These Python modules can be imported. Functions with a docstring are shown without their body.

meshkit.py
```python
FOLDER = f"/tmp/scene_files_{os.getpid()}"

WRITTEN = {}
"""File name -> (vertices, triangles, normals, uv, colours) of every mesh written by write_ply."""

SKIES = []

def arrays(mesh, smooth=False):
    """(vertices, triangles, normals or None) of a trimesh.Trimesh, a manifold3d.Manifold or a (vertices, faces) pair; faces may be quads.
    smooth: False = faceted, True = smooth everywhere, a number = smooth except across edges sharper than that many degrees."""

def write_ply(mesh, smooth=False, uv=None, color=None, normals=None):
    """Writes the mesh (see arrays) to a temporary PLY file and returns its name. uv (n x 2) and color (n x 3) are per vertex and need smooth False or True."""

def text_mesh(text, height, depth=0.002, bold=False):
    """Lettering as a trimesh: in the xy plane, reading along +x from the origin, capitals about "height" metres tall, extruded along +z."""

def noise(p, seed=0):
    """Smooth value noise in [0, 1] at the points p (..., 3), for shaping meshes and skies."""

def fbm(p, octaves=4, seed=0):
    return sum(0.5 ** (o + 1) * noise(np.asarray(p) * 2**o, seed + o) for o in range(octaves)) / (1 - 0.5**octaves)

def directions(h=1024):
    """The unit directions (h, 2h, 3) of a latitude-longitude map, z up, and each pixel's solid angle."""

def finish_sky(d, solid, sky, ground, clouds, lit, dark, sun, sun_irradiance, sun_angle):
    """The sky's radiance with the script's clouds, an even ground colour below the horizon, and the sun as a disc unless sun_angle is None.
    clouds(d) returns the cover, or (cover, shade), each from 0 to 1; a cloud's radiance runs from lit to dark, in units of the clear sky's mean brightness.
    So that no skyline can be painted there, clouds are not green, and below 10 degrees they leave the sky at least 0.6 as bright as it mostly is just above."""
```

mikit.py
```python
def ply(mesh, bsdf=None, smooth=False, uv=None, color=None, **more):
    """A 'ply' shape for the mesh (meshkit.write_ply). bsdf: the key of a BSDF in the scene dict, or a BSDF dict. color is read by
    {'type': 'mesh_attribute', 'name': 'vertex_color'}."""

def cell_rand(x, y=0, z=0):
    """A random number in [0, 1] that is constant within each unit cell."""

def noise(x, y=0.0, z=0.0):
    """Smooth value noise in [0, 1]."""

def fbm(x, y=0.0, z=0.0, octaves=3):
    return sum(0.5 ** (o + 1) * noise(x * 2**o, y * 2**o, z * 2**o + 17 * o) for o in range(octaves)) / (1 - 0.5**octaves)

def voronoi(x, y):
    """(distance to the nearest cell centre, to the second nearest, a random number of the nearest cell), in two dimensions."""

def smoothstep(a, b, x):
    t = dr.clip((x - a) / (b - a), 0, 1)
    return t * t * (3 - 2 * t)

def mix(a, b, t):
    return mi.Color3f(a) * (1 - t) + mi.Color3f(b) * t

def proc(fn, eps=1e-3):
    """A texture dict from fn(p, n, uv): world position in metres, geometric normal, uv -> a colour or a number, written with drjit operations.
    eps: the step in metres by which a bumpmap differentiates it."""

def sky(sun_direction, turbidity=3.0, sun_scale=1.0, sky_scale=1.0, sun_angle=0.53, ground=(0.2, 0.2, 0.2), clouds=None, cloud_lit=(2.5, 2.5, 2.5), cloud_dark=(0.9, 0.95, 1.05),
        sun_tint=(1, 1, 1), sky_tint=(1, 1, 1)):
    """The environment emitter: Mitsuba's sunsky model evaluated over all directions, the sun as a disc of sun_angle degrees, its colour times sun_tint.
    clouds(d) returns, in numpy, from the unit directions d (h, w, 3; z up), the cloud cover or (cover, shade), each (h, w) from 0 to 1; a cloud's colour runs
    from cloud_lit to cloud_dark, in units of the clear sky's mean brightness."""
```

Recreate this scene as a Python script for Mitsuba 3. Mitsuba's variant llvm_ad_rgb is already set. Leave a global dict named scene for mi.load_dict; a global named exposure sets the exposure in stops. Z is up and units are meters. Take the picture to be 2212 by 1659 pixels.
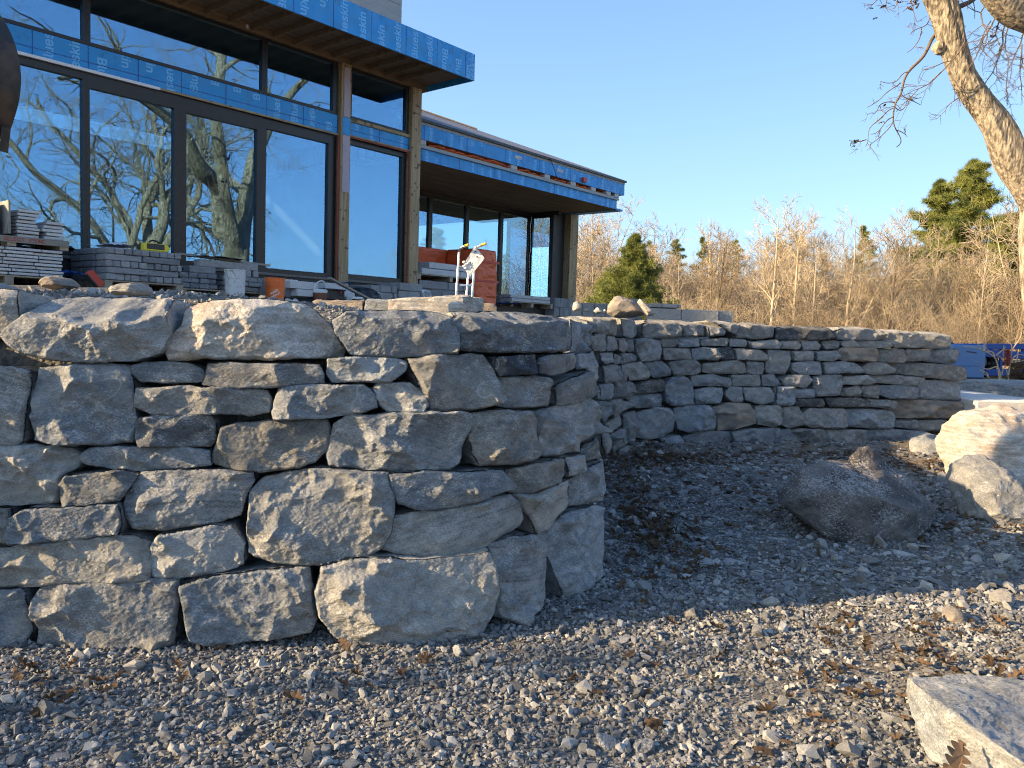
import math, random, numpy as np, trimesh, mitsuba as mi, drjit as dr, mikit, meshkit
from scipy.spatial import Delaunay, cKDTree, ConvexHull
from scipy.interpolate import CubicSpline
from shapely.geometry import Polygon, Point
import shapely
T = mi.ScalarTransform4f
rng = np.random.default_rng(11)
random.seed(11)
scene, labels = {'type': 'scene'}, {}

# ---------------------------------------------------------------- camera, sky, exposure
EYE = np.array([0, 0, 1.5]); PITCH, ROLL, FOCAL = math.atan(.068), .031, 1726 / 2212
FW = np.array([0, math.cos(PITCH), -math.sin(PITCH)]); R0 = np.array([1., 0, 0]); U0 = np.cross(R0, FW)
RT = math.cos(ROLL) * R0 + math.sin(ROLL) * U0; UP = np.cross(RT, FW)
scene['camera'] = {'type': 'perspective', 'fov': math.degrees(2 * math.atan(.5 / FOCAL)), 'fov_axis': 'x', 'near_clip': .05, 'far_clip': 1000.0,
                   'to_world': T().look_at(origin=EYE.tolist(), target=(EYE + FW).tolist(), up=UP.tolist())}
SUN_AZ, SUN_EL = math.radians(17.0), math.radians(19.5)   # travel direction, from the +x axis towards +y
SUN = [-math.cos(SUN_EL) * math.cos(SUN_AZ), -math.cos(SUN_EL) * math.sin(SUN_AZ), math.sin(SUN_EL)]
scene['daylight'] = mikit.sky(SUN, turbidity=4.2, sun_tint=(1.05, 1.03, .99), sky_tint=(.81, .93, 1.12), sky_scale=1.0, sun_scale=1.0, ground=(.16, .15, .14))
exposure = 3.3

def at(x, y, Y):
    """The point at distance Y in front of the camera seen at (x, y) of a 2212 x 1659 picture: used to measure places in the photograph."""
    d = FW + RT * (x - 1106) / 1726 - UP * (y - 829.5) / 1726
    return EYE + d * Y / d[1]

# ---------------------------------------------------------------- helpers
def uniq(name):
    if name not in labels and name not in scene and not any(k.startswith(name + '__') for k in scene): return name
    k = 1
    while True:
        n = f'{name}_{k:03d}'
        if n not in labels and n not in scene and not any(q.startswith(n + '__') for q in scene): return n
        k += 1
_cnt = {}
def key_in(parent, name):
    k = (parent, name); c = _cnt.get(k, 0); _cnt[k] = c + 1
    return f'{parent}__{name}' + (f'_{c:03d}' if c else '')
_top = {}
def thing(name, label=None, cat=None, group=None, kind=None):
    c = _top.get(name, 0); _top[name] = c + 1
    key = name + (f'_{c:03d}' if c else '')
    d = {}
    if label: d['label'] = label
    if cat: d['category'] = cat
    if group: d['group'] = group
    d['kind'] = kind or 'thing'
    labels[key] = d
    return key
def put(key, mesh, bsdf, smooth=False, uv=None, **more):
    scene[key] = mikit.ply(mesh, bsdf, smooth=smooth, uv=uv, **more); return key
def part(parent, name, mesh, bsdf, smooth=False, uv=None, label=None, kind=None, **more):
    k = key_in(parent, name); put(k, mesh, bsdf, smooth, uv, **more)
    if label or kind: labels[k] = {**({'label': label} if label else {}), **({'kind': kind} if kind else {})}
    return k
def cuv(mesh, a, b):
    n = len(mesh.vertices) if hasattr(mesh, 'vertices') else len(mesh[0])
    return np.tile([[a, b]], (n, 1))
def cat_(ms):
    ms = [m if isinstance(m, trimesh.Trimesh) else trimesh.Trimesh(np.asarray(m[0], float), np.asarray(m[1], int), process=False) for m in ms]
    return trimesh.util.concatenate(ms)
BOXF = np.array([[0,1,3],[0,3,2],[4,6,7],[4,7,5],[0,4,5],[0,5,1],[2,3,7],[2,7,6],[0,2,6],[0,6,4],[1,5,7],[1,7,3]])
def obox(c, ex, ey, ez):
    """Box about c with half vectors ex, ey, ez."""
    c, ex, ey, ez = (np.asarray(v, float) for v in (c, ex, ey, ez))
    v = np.array([c + i * ex + j * ey + k * ez for i in (-1, 1) for j in (-1, 1) for k in (-1, 1)])
    f = BOXF if np.dot(np.cross(ex, ey), ez) > 0 else BOXF[:, ::-1]
    return trimesh.Trimesh(v, f, process=False)
def bbox_(c, ex, ey, ez, b=.006):
    """The same box with small chamfers."""
    c = np.asarray(c, float); A = [np.asarray(v, float) for v in (ex, ey, ez)]; L = [np.linalg.norm(v) for v in A]; D = [v / l for v, l in zip(A, L)]
    pts = []
    for i in (-1, 1):
        for j in (-1, 1):
            for k in (-1, 1):
                s = (i, j, k)
                for q in range(3):
                    pts.append(c + sum(D[m] * s[m] * (L[m] - (b if m != q else 0)) for m in range(3)))
    h = ConvexHull(np.array(pts)); m = trimesh.Trimesh(np.array(pts), h.simplices, process=False); m.fix_normals(); return m
def tube(points, radii, sides=6, cap=True):
    p = np.asarray(points, float); n = len(p); r = np.broadcast_to(np.asarray(radii, float), (n,))
    t = np.gradient(p, axis=0); t /= np.linalg.norm(t, axis=1, keepdims=True) + 1e-12
    ref = np.array([0, 0, 1.]) if abs(t[0, 2]) < .9 else np.array([1., 0, 0])
    A = []; a = ref - t[0] * (ref @ t[0]); a /= np.linalg.norm(a)
    for i in range(n):
        a = a - t[i] * (a @ t[i]); a /= np.linalg.norm(a) + 1e-12; A.append(a)
    A = np.array(A); B = np.cross(t, A); g = np.arange(sides) * 2 * np.pi / sides
    v = (p[:, None] + r[:, None, None] * (np.cos(g)[None, :, None] * A[:, None] + np.sin(g)[None, :, None] * B[:, None])).reshape(-1, 3)
    i, j = np.meshgrid(np.arange(n - 1), np.arange(sides), indexing='ij'); j2 = (j + 1) % sides
    q = np.stack([i * sides + j, i * sides + j2, (i + 1) * sides + j2, (i + 1) * sides + j], -1).reshape(-1, 4)
    f = [q[:, [0, 1, 2]], q[:, [0, 2, 3]]]
    if cap:
        v = np.vstack([v, p[:1], p[-1:]]); k = np.arange(sides)
        f += [np.stack([np.full(sides, n * sides), (k + 1) % sides, k], 1), np.stack([np.full(sides, n * sides + 1), (n - 1) * sides + k, (n - 1) * sides + (k + 1) % sides], 1)]
    return trimesh.Trimesh(v, np.vstack(f), process=False)
def smoothpath(pts, n):
    pts = np.asarray(pts, float); s = np.r_[0, np.cumsum(np.linalg.norm(np.diff(pts[:, :3], axis=0), axis=1))]
    return CubicSpline(s, pts)(np.linspace(0, s[-1], n))
def lathe(prof, n=32, centre=(0, 0, 0)):
    prof = np.asarray(prof, float); g = np.arange(n) * 2 * np.pi / n
    v = np.stack([prof[:, None, 0] * np.cos(g), prof[:, None, 0] * np.sin(g), np.repeat(prof[:, 1:2], n, 1)], -1).reshape(-1, 3)
    i, j = np.meshgrid(np.arange(len(prof) - 1), np.arange(n), indexing='ij'); j2 = (j + 1) % n
    q = np.stack([i * n + j, i * n + j2, (i + 1) * n + j2, (i + 1) * n + j], -1).reshape(-1, 4)
    return trimesh.Trimesh(v + np.asarray(centre), np.vstack([q[:, [0, 1, 2]], q[:, [0, 2, 3]]]), process=False)
def tuft(rg, n, L, w, d=None):
    a = rg.normal(size=(n, 3)); a /= np.linalg.norm(a, axis=1, keepdims=True)
    if d is not None: a = a + np.asarray(d) * .9; a /= np.linalg.norm(a, axis=1, keepdims=True)
    s = np.cross(a, rg.normal(size=(n, 3))); s /= np.linalg.norm(s, axis=1, keepdims=True) + 1e-9
    l = L * rg.uniform(.6, 1.1, (n, 1)); return np.stack([s * w, -s * w, a * l], 1)
def grid_mesh(nu, nv):
    i, j = np.meshgrid(np.arange(nv - 1), np.arange(nu - 1), indexing='ij')
    q = np.stack([i * nu + j, i * nu + j + 1, (i + 1) * nu + j + 1, (i + 1) * nu + j], -1).reshape(-1, 4)
    return np.vstack([q[:, [0, 1, 2]], q[:, [0, 2, 3]]])

# ---------------------------------------------------------------- materials
def bsdf(name, d): scene[name] = d
def two(d): return {'type': 'twosided', 'bsdf': d}
def rgb(*c): return {'type': 'rgb', 'value': list(c)}
def plain(name, c, rough=.6, **k): bsdf(name, two({'type': 'principled', 'base_color': rgb(*c), 'roughness': rough, **k}))
def procm(name, fn, rough=.8, bump=None, bscale=.002, eps=2e-3, **k):
    d = {'type': 'principled', 'base_color': mikit.proc(fn), 'roughness': rough, **k}
    if bump is not None: d = {'type': 'bumpmap', 'arbitrary': mikit.proc(bump, eps=eps), 'scale': bscale, 'bsdf': d}
    bsdf(name, two(d))
N_, FB, SS, MX = mikit.noise, mikit.fbm, mikit.smoothstep, mikit.mix

def stone_color(p, n, uv):
    # uv.x: tone of the stone, uv.y: bedding angle and seed
    s = uv.y * 91.7
    a = (uv.y * 7.3 - dr.floor(uv.y * 7.3) - .5) * .7
    qx = p.x * dr.cos(a) + p.z * dr.sin(a); qz = p.z * dr.cos(a) - p.x * dr.sin(a)
    wob = N_(p.x * 3 + s, p.y * 3, p.z * 3)
    st = uv.y * 53.3 - dr.floor(uv.y * 53.3)
    band = N_(qx * 5 + s, p.y * 5, qz * 85 + wob * 5) * .6 + N_(qx * 3 + s, p.y * 3, qz * 24 + wob * 2) * .4
    mott = FB(p.x * 21 + s, p.y * 21, p.z * 21, 3)
    g1 = N_(p.x * 170, p.y * 170, p.z * 170); g2 = N_(p.x * 410, p.y * 410, p.z * 410)
    big = FB(p.x * 5 + s * 2, p.y * 5, p.z * 5, 3)
    base = MX((.05, .056, .068), (.36, .365, .37), dr.clip(uv.x, 0, 1))
    warm = (uv.y * 37.1 - dr.floor(uv.y * 37.1))
    base = base * MX((.9, .99, 1.1), (1.04, 1.0, .93), warm)
    k = .62 + (.12 + .7 * st * st) * (band - .5) + .6 * (mott - .5) + .5 * (g1 - .5) + .35 * (g2 - .5) + .3 * big
    c = base * dr.maximum(k, .15)
    # weathered tan skin in patches with a broken outline, pale crushed flecks, hairline veins
    dirt = SS(.5, .6, big + .3 * (mott - .5) + .16 * (g1 - .5))
    c = c * (1 - dr.minimum(dirt * .24, 1)) + mi.Color3f(.25, .225, .175) * (dirt * .24) * (.6 + .4 * g1 + .4 * mott)
    fl = SS(.58, .68, g1 * .45 + mott * .55) * SS(.3, .6, N_(p.x * 8 + s, p.y * 8, p.z * 8))
    c = c * (1 - .5 * fl) + mi.Color3f(.42, .425, .43) * (.5 * fl)
    vein = (1 - SS(.0, .02, dr.abs(N_(qx * 7 + s, p.y * 7, qz * 16 + wob * 3) - .5))) * SS(.5, .65, big)
    return c * (1 - .5 * vein) + mi.Color3f(.42, .42, .42) * (.5 * vein)
def stone_bump(p, n, uv):
    return FB(p.x * 80, p.y * 80, p.z * 100, 3) + .3 * N_(p.x * 330, p.y * 330, p.z * 330)
procm('stone', stone_color, .85, stone_bump, .009, 1.5e-3, specular=.3)

def rust_color(p, n, uv):
    b = FB(p.x * 6 + uv.y * 50, p.y * 6, p.z * 14, 4); g = N_(p.x * 300, p.y * 300, p.z * 300)
    return MX((.17, .16, .15), (.3, .25, .205), SS(.35, .65, b)) * (.7 + .6 * g)
procm('stone_brown', rust_color, .85, stone_bump, .006, 1.5e-3, specular=.3)

def pale_color(p, n, uv):
    m = FB(p.x * 13, p.y * 13, p.z * 13, 3); g = N_(p.x * 120, p.y * 120, p.z * 120); g2 = N_(p.x * 300, p.y * 300, p.z * 300); b = N_(p.x * 5, p.y * 5, p.z * 60)
    c = MX((.3, .28, .255), (.47, .455, .43), SS(.3, .7, m * .6 + b * .4))
    pk = SS(.5, .62, FB(p.x * 3.2, p.y * 3.2, p.z * 3.2, 2))
    c = c * (mi.Color3f(1) * (1 - pk) + mi.Color3f(1.05, .93, .85) * pk)
    return c * (.45 + .62 * g + .4 * g2)
procm('stone_pale', pale_color, .85, stone_bump, .011, 1.5e-3, specular=.3)

def lichen_color(p, n, uv):
    m = FB(p.x * 4, p.y * 4, p.z * 4, 3); sp = SS(.52, .64, FB(p.x * 5, p.y * 5, p.z * 5, 2) * .35 + FB(p.x * 60, p.y * 60, p.z * 60, 3) * .4 + N_(p.x * 130, p.y * 130, p.z * 130) * .25)
    c = MX((.05, .048, .051), (.135, .128, .128), SS(.3, .7, m)) * (.45 + .7 * N_(p.x * 110, p.y * 110, p.z * 110) + .4 * N_(p.x * 30, p.y * 30, p.z * 30))
    return c * (1 - .55 * sp) + mi.Color3f(.36, .36, .37) * (.55 * sp)
procm('stone_lichen', lichen_color, .9, stone_bump, .008, 2e-3, specular=.25)

def ground_color(p, n, uv):
    m = FB(p.x * 2.2, p.y * 2.2, 0, 4); d, d2, r = mikit.voronoi(p.x * 38, p.y * 38); f = FB(p.x * 90, p.y * 90, 0, 3)
    c = MX((.12, .115, .108), (.21, .203, .195), r) * (.55 + .7 * f)
    soil = SS(.52, .66, m)
    c = c * (1 - soil * .6) + mi.Color3f(.125, .105, .08) * (soil * .6) * (.6 + .8 * f)
    far = SS(15, 22, p.y)
    grass = MX((.2, .15, .08), (.3, .22, .11), FB(p.x * 1.1, p.y * 1.1, 0, 5)) * (.6 + .8 * f)
    return c * (1 - far) + grass * far
def ground_bump(p, n, uv):
    d, d2, r = mikit.voronoi(p.x * 38, p.y * 38); e, e2, r2 = mikit.voronoi(p.x * 83 + 7, p.y * 83)
    return (1 - dr.minimum(d * 1.3, 1)) * (.5 + r) + .45 * (1 - dr.minimum(e * 1.3, 1))
procm('gravel_dirt', ground_color, .95, ground_bump, .011, 3e-3, specular=.2)

def peb_color(p, n, uv):
    t = uv.x; g = FB(p.x * 130, p.y * 130, p.z * 130, 3)
    c = MX((.1, .106, .116), (.35, .354, .355), t * t * .75 + .25 * t)
    h = uv.y
    c = c * (mi.Color3f(1) + mi.Color3f(.05, .0, -.07) * SS(.55, 1, h)) 
    return c * (.7 + .6 * g)
procm('pebble', peb_color, .85, specular=.3)

def leaf_color(p, n, uv):
    g = FB(p.x * 60, p.y * 60, p.z * 60, 3)
    return MX((.055, .04, .028), (.17, .115, .075), uv.x) * (.65 + .7 * g)
bsdf('dead_leaf', {'type': 'principledthin', 'base_color': mikit.proc(leaf_color), 'roughness': .65, 'diff_trans': .35, 'spec_trans': 0.0})

def wrap_color(p, n, uv):
    g = FB(p.x * 3, p.y * 3, p.z * 3, 3); d = SS(.6, .8, FB(p.x * 9, p.y * 9, p.z * 5, 4))
    return MX((.022, .27, .66), (.03, .33, .76), g) * (1 - .25 * d) + mi.Color3f(.12, .17, .22) * (.1 * d)
def wrap_bump(p, n, uv): return FB(p.x * 5, p.y * 5, p.z * 2.5, 3) + .12 * FB(p.x * 30, p.y * 30, p.z * 30, 2)
procm('blue_wrap', wrap_color, .42, wrap_bump, .08, 8e-3, specular=.45)
plain('wrap_print', (.17, .5, .88), .5)
plain('black_frame', (.016, .016, .018), .38)
plain('black_rubber', (.012, .012, .012), .7)
bsdf('glass', {'type': 'thindielectric', 'int_ior': 3.1, 'ext_ior': 1.0, 'specular_reflectance': rgb(.36, .67, 1.0), 'specular_transmittance': rgb(.42, .6, .7)})

def wood_col(lo, hi, knots=True):
    def f(p, n, uv):
        h = p.x * .77 - p.y * .64
        k = FB(h * 26 + uv.y * 9, p.y * 2, p.z * 1.6, 4); kn = SS(.80, .86, N_(h * 24 + 3, p.y * 19, p.z * 13)) if knots else 0
        return MX(lo, hi, SS(.2, .8, k)) * (1 - .65 * kn)
    return f
procm('timber', wood_col((.27, .19, .1), (.42, .32, .19)), .7)
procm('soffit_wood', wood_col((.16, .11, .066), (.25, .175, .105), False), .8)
procm('pallet_wood', wood_col((.3, .24, .17), (.46, .38, .29), False), .85)
procm('grey_board', wood_col((.22, .205, .18), (.36, .34, .3), False), .85)
procm('red_wood', wood_col((.2, .05, .035), (.34, .1, .07), False), .8)
plain('lilac_board', (.42, .36, .42), .6)
plain('white_trim', (.72, .73, .76), .5)
plain('dark_interior', (.3, .27, .24), .9)
plain('interior_floor', (.16, .15, .14), .8)
plain('interior_white', (.62, .6, .57), .8)
def conc(p, n, uv): return MX((.3, .31, .32), (.42, .43, .43), FB(p.x * 3, p.y * 3, p.z * 9, 4)) * (.9 + .2 * N_(p.x * 90, p.y * 90, p.z * 90))
procm('cement_board', conc, .85)
def roofc(p, n, uv): return MX((.13, .14, .17), (.2, .2, .23), FB(p.x * 2, p.y * 2, p.z * 9, 4)) * (.8 + .4 * N_(p.x * 60, p.y * 60, p.z * 60))
procm('roof_sheet', roofc, .8)
plain('dark_trim', (.03, .03, .033), .5)
plain('grey_metal', (.24, .25, .27), .4, metallic=.3)
plain('lime_strip', (.42, .43, .2), .6)
def tarp_bump(p, n, uv): return FB(p.x * 5, p.y * 5, p.z * 9, 4)
bsdf('orange_tarp', two({'type': 'bumpmap', 'arbitrary': mikit.proc(tarp_bump, eps=6e-3), 'scale': .09, 'bsdf': {'type': 'principled', 'base_color': rgb(.72, .13, .04), 'roughness': .38, 'specular': .6}}))
bsdf('black_tarp', two({'type': 'bumpmap', 'arbitrary': mikit.proc(tarp_bump, eps=6e-3), 'scale': .12, 'bsdf': {'type': 'principled', 'base_color': rgb(.012, .013, .016), 'roughness': .35}}))
bsdf('blue_tarp', two({'type': 'bumpmap', 'arbitrary': mikit.proc(tarp_bump, eps=6e-3), 'scale': .08, 'bsdf': {'type': 'principled', 'base_color': rgb(.03, .12, .45), 'roughness': .4}}))
bsdf('clear_film', two({'type': 'bumpmap', 'arbitrary': mikit.proc(tarp_bump, eps=6e-3), 'scale': .12, 'bsdf': {'type': 'principled', 'base_color': rgb(.6, .64, .7), 'roughness': .25}}))
def slabc(p, n, uv): return MX((.42, .43, .44), (.6, .6, .6), uv.x) * (.82 + .3 * FB(p.x * 25, p.y * 25, p.z * 60, 3))
procm('cut_slab', slabc, .75)
def blockc(p, n, uv): return MX((.15, .155, .17), (.36, .36, .36), uv.x) * (.65 + .7 * FB(p.x * 30, p.y * 30, p.z * 40, 4))
procm('split_block', blockc, .85, lambda p, n, uv: FB(p.x * 40, p.y * 40, p.z * 40, 3), .012, 3e-3)
plain('plastic_yellow', (.75, .62, .03), .4)
plain('plastic_orange', (.8, .17, .03), .42)
plain('plastic_white', (.68, .68, .67), .45)
plain('plastic_red', (.5, .05, .03), .45)
plain('plastic_brown', (.16, .06, .035), .4)
plain('plastic_dark', (.03, .032, .036), .45)
plain('ink_red', (.35, .06, .04), .7)
plain('ink_white', (.85, .78, .7), .6)
plain('ink_dark', (.05, .05, .055), .7)
bsdf('aluminium', two({'type': 'roughconductor', 'material': 'Al', 'alpha': .28}))
plain('grip_yellow', (.8, .5, .03), .5)
def bucketw(p, n, uv):
    m = SS(.56, .7, FB(p.x * 30, p.y * 30, p.z * 18, 4))
    return MX((.62, .63, .64), (.42, .4, .37), m)
procm('dirty_white', bucketw, .5)
def barkc(p, n, uv):
    b = FB(p.x * 40, p.y * 40, p.z * 7, 4); m = FB(p.x * 3, p.y * 3, p.z * 2, 3)
    return MX((.12, .1, .078), (.39, .335, .26), SS(.3, .7, b)) * (.75 + .5 * m)
procm('bark', barkc, .9, lambda p, n, uv: FB(p.x * 34, p.y * 34, p.z * 8, 4), .03, 3e-3)
def fbarkc(p, n, uv): return MX((.16, .122, .083), (.46, .38, .275), uv.x) * (.8 + .4 * N_(p.x * 4, p.y * 4, p.z * 2))
procm('far_bark', fbarkc, .9)
plain('twig', (.14, .105, .085), .8)
plain('needles', (.06, .1, .028), .7)
def needle_c(p, n, uv): return MX((.1, .13, .045), (.3, .32, .1), uv.x)
bsdf('needles', {'type': 'principledthin', 'base_color': mikit.proc(needle_c), 'roughness': .6, 'diff_trans': .5, 'spec_trans': 0.0})
plain('steel_blue', (.02, .07, .3), .4)
plain('panel_blue', (.1, .2, .42), .45)
plain('sumac_red', (.26, .045, .04), .8)
plain('branch_tan', (.46, .36, .25), .8)
def rustm(p, n, uv): return MX((.018, .014, .012), (.06, .035, .022), SS(.45, .7, FB(p.x * 8, p.y * 8, p.z * 8, 4)))
procm('rusty_iron', rustm, .6)
plain('machine_yellow', (.6, .38, .03), .5)

# ---------------------------------------------------------------- land
CURVE = np.array([(-7.5,2.9),(-6.3,3.05),(-5.2,3.15),(-4.2,3.22),(-3.1,3.32),(-2.22,3.43),(-1.48,3.52),(-.88,3.62),(-.28,3.74),(.12,4.0),(.42,4.36),(.60,4.85),(.69,5.5),(.80,6.4),(.92,7.4),(1.06,8.6),(1.22,9.5),(1.6,10.05),(2.3,10.4),(3.0,10.6),(3.76,10.85),(5.4,11.6),(6.91,12.39)])
_s = np.r_[0, np.cumsum(np.linalg.norm(np.diff(CURVE, axis=0), axis=1))]; _cs = CubicSpline(_s, CURVE)
WALLP = _cs(np.linspace(0, _s[-1], 400)); WT = _cs(np.linspace(0, _s[-1], 400), 1); WT /= np.linalg.norm(WT, axis=1)[:, None]
WN = np.stack([WT[:, 1], -WT[:, 0]], 1)
az = math.radians(39.7)
HE = np.array([math.sin(az), math.cos(az), 0]); HN = np.array([math.cos(az), -math.sin(az), 0]); HP = np.array([-3.2985, 15.0, 0])
def house(t, o, z): return HP + HE * t + HN * o + np.array([0, 0, z])
TERR = Polygon([tuple(q) for q in WALLP - WN * .4] + [(7.0, 12.9), (6.9, 14.5), (6.2, 18), (5.2, 24), (4, 32), (-6, 45), (-40, 45), (-40, 3.2)])
def sstep(a, b, x): t = np.clip((x - a) / (b - a), 0, 1); return t * t * (3 - 2 * t)
def ground_z(x, y):
    x, y = np.asarray(x, float), np.asarray(y, float); p = np.stack([x, y, 0 * x], -1)
    z = .05 * (meshkit.fbm(p * .9, 3, 5) - .5) + .022 * (meshkit.fbm(p * 5, 3, 6) - .5)
    z = z + .62 * sstep(12.6, 15.5, y + .25 * np.maximum(x - 7, 0)) + .9 * sstep(25, 90, y)
    z = z + .42 * np.exp(-((x - 8.6) / 1.8) ** 2 - ((y - 11.6) / .75) ** 2) + .1 * sstep(.25, 0, np.abs(y - 10.2 - .25 * (x - 2))) * (x > 1)
    return z
def axis(parts):
    out = [np.arange(a, b, h) for a, b, h in parts]; return np.concatenate(out + [[parts[-1][1]]])
gx = axis([(-300, -60, 30), (-60, -10, 5), (-10, -4, .3), (-4, 5, .035), (5, 12, .12), (12, 60, 2), (60, 300, 30)])
gy = axis([(-200, -20, 20), (-20, 1, 1.5), (1, 2.2, .1), (2.2, 5.2, .03), (5.2, 13, .07), (13, 30, .6), (30, 100, 4), (100, 500, 40)])
GX, GY = np.meshgrid(gx, gy); GZ = ground_z(GX, GY)
inside = shapely.contains_xy(TERR, GX, GY) ; GZ = np.where(inside, GZ - .4, GZ)
thing('ground', kind='structure', label='grey gravel yard with dry grass further back')
put('ground', (np.stack([GX, GY, GZ], -1).reshape(-1, 3), grid_mesh(len(gx), len(gy))), 'gravel_dirt', smooth=True)

wtree = cKDTree(WALLP)
def terrace_z(x, y):
    x, y = np.asarray(x, float), np.asarray(y, float); p = np.stack([x, y, 0 * x], -1)
    d = wtree.query(np.stack([x, y], -1))[0]
    f = ((np.stack([x, y, 0 * x], -1) - HP) @ HN)          # distance in front of the facade
    left = sstep(2.0, -2.5, x)
    z = 1.37 + .29 * left * sstep(.5, 2.2, d) + .14 * left * sstep(2.4, 6, d) + .12 * sstep(1, 6, d) * (1 - left)
    z = z + .10 * left * (meshkit.fbm(p * 1.1, 3, 9) - .45) + .05 * (meshkit.fbm(p * 5, 3, 4) - .5) - .9 * sstep(6.2, 7.6, x + .28 * (y - 12.4))
    z = z + .11 * left * np.exp(-((d - 1.1) / .4) ** 2) * (meshkit.noise(p * 1.7, 3) > .3) * meshkit.noise(p * 1.7, 3)
    return z
tx = axis([(-38, -10, 2), (-10, -4, .25), (-4, 3, .06), (3, 8, .12)]); ty = axis([(-1, 3, .2), (3, 8, .06), (8, 16, .12), (16, 45, 1.2)])
TX, TY = np.meshgrid(tx, ty); TZ = terrace_z(TX, TY)
okv = shapely.contains_xy(TERR, TX, TY).ravel(); tf = grid_mesh(len(tx), len(ty)); tf = tf[okv[tf].all(1)]
tm = trimesh.Trimesh(np.stack([TX, TY, TZ], -1).reshape(-1, 3), tf, process=False); tm.remove_unreferenced_vertices()
thing('terrace_ground', kind='structure', label='raised gravel terrace behind the stone wall')
put('terrace_ground', tm, 'gravel_dirt', smooth=True)

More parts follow.
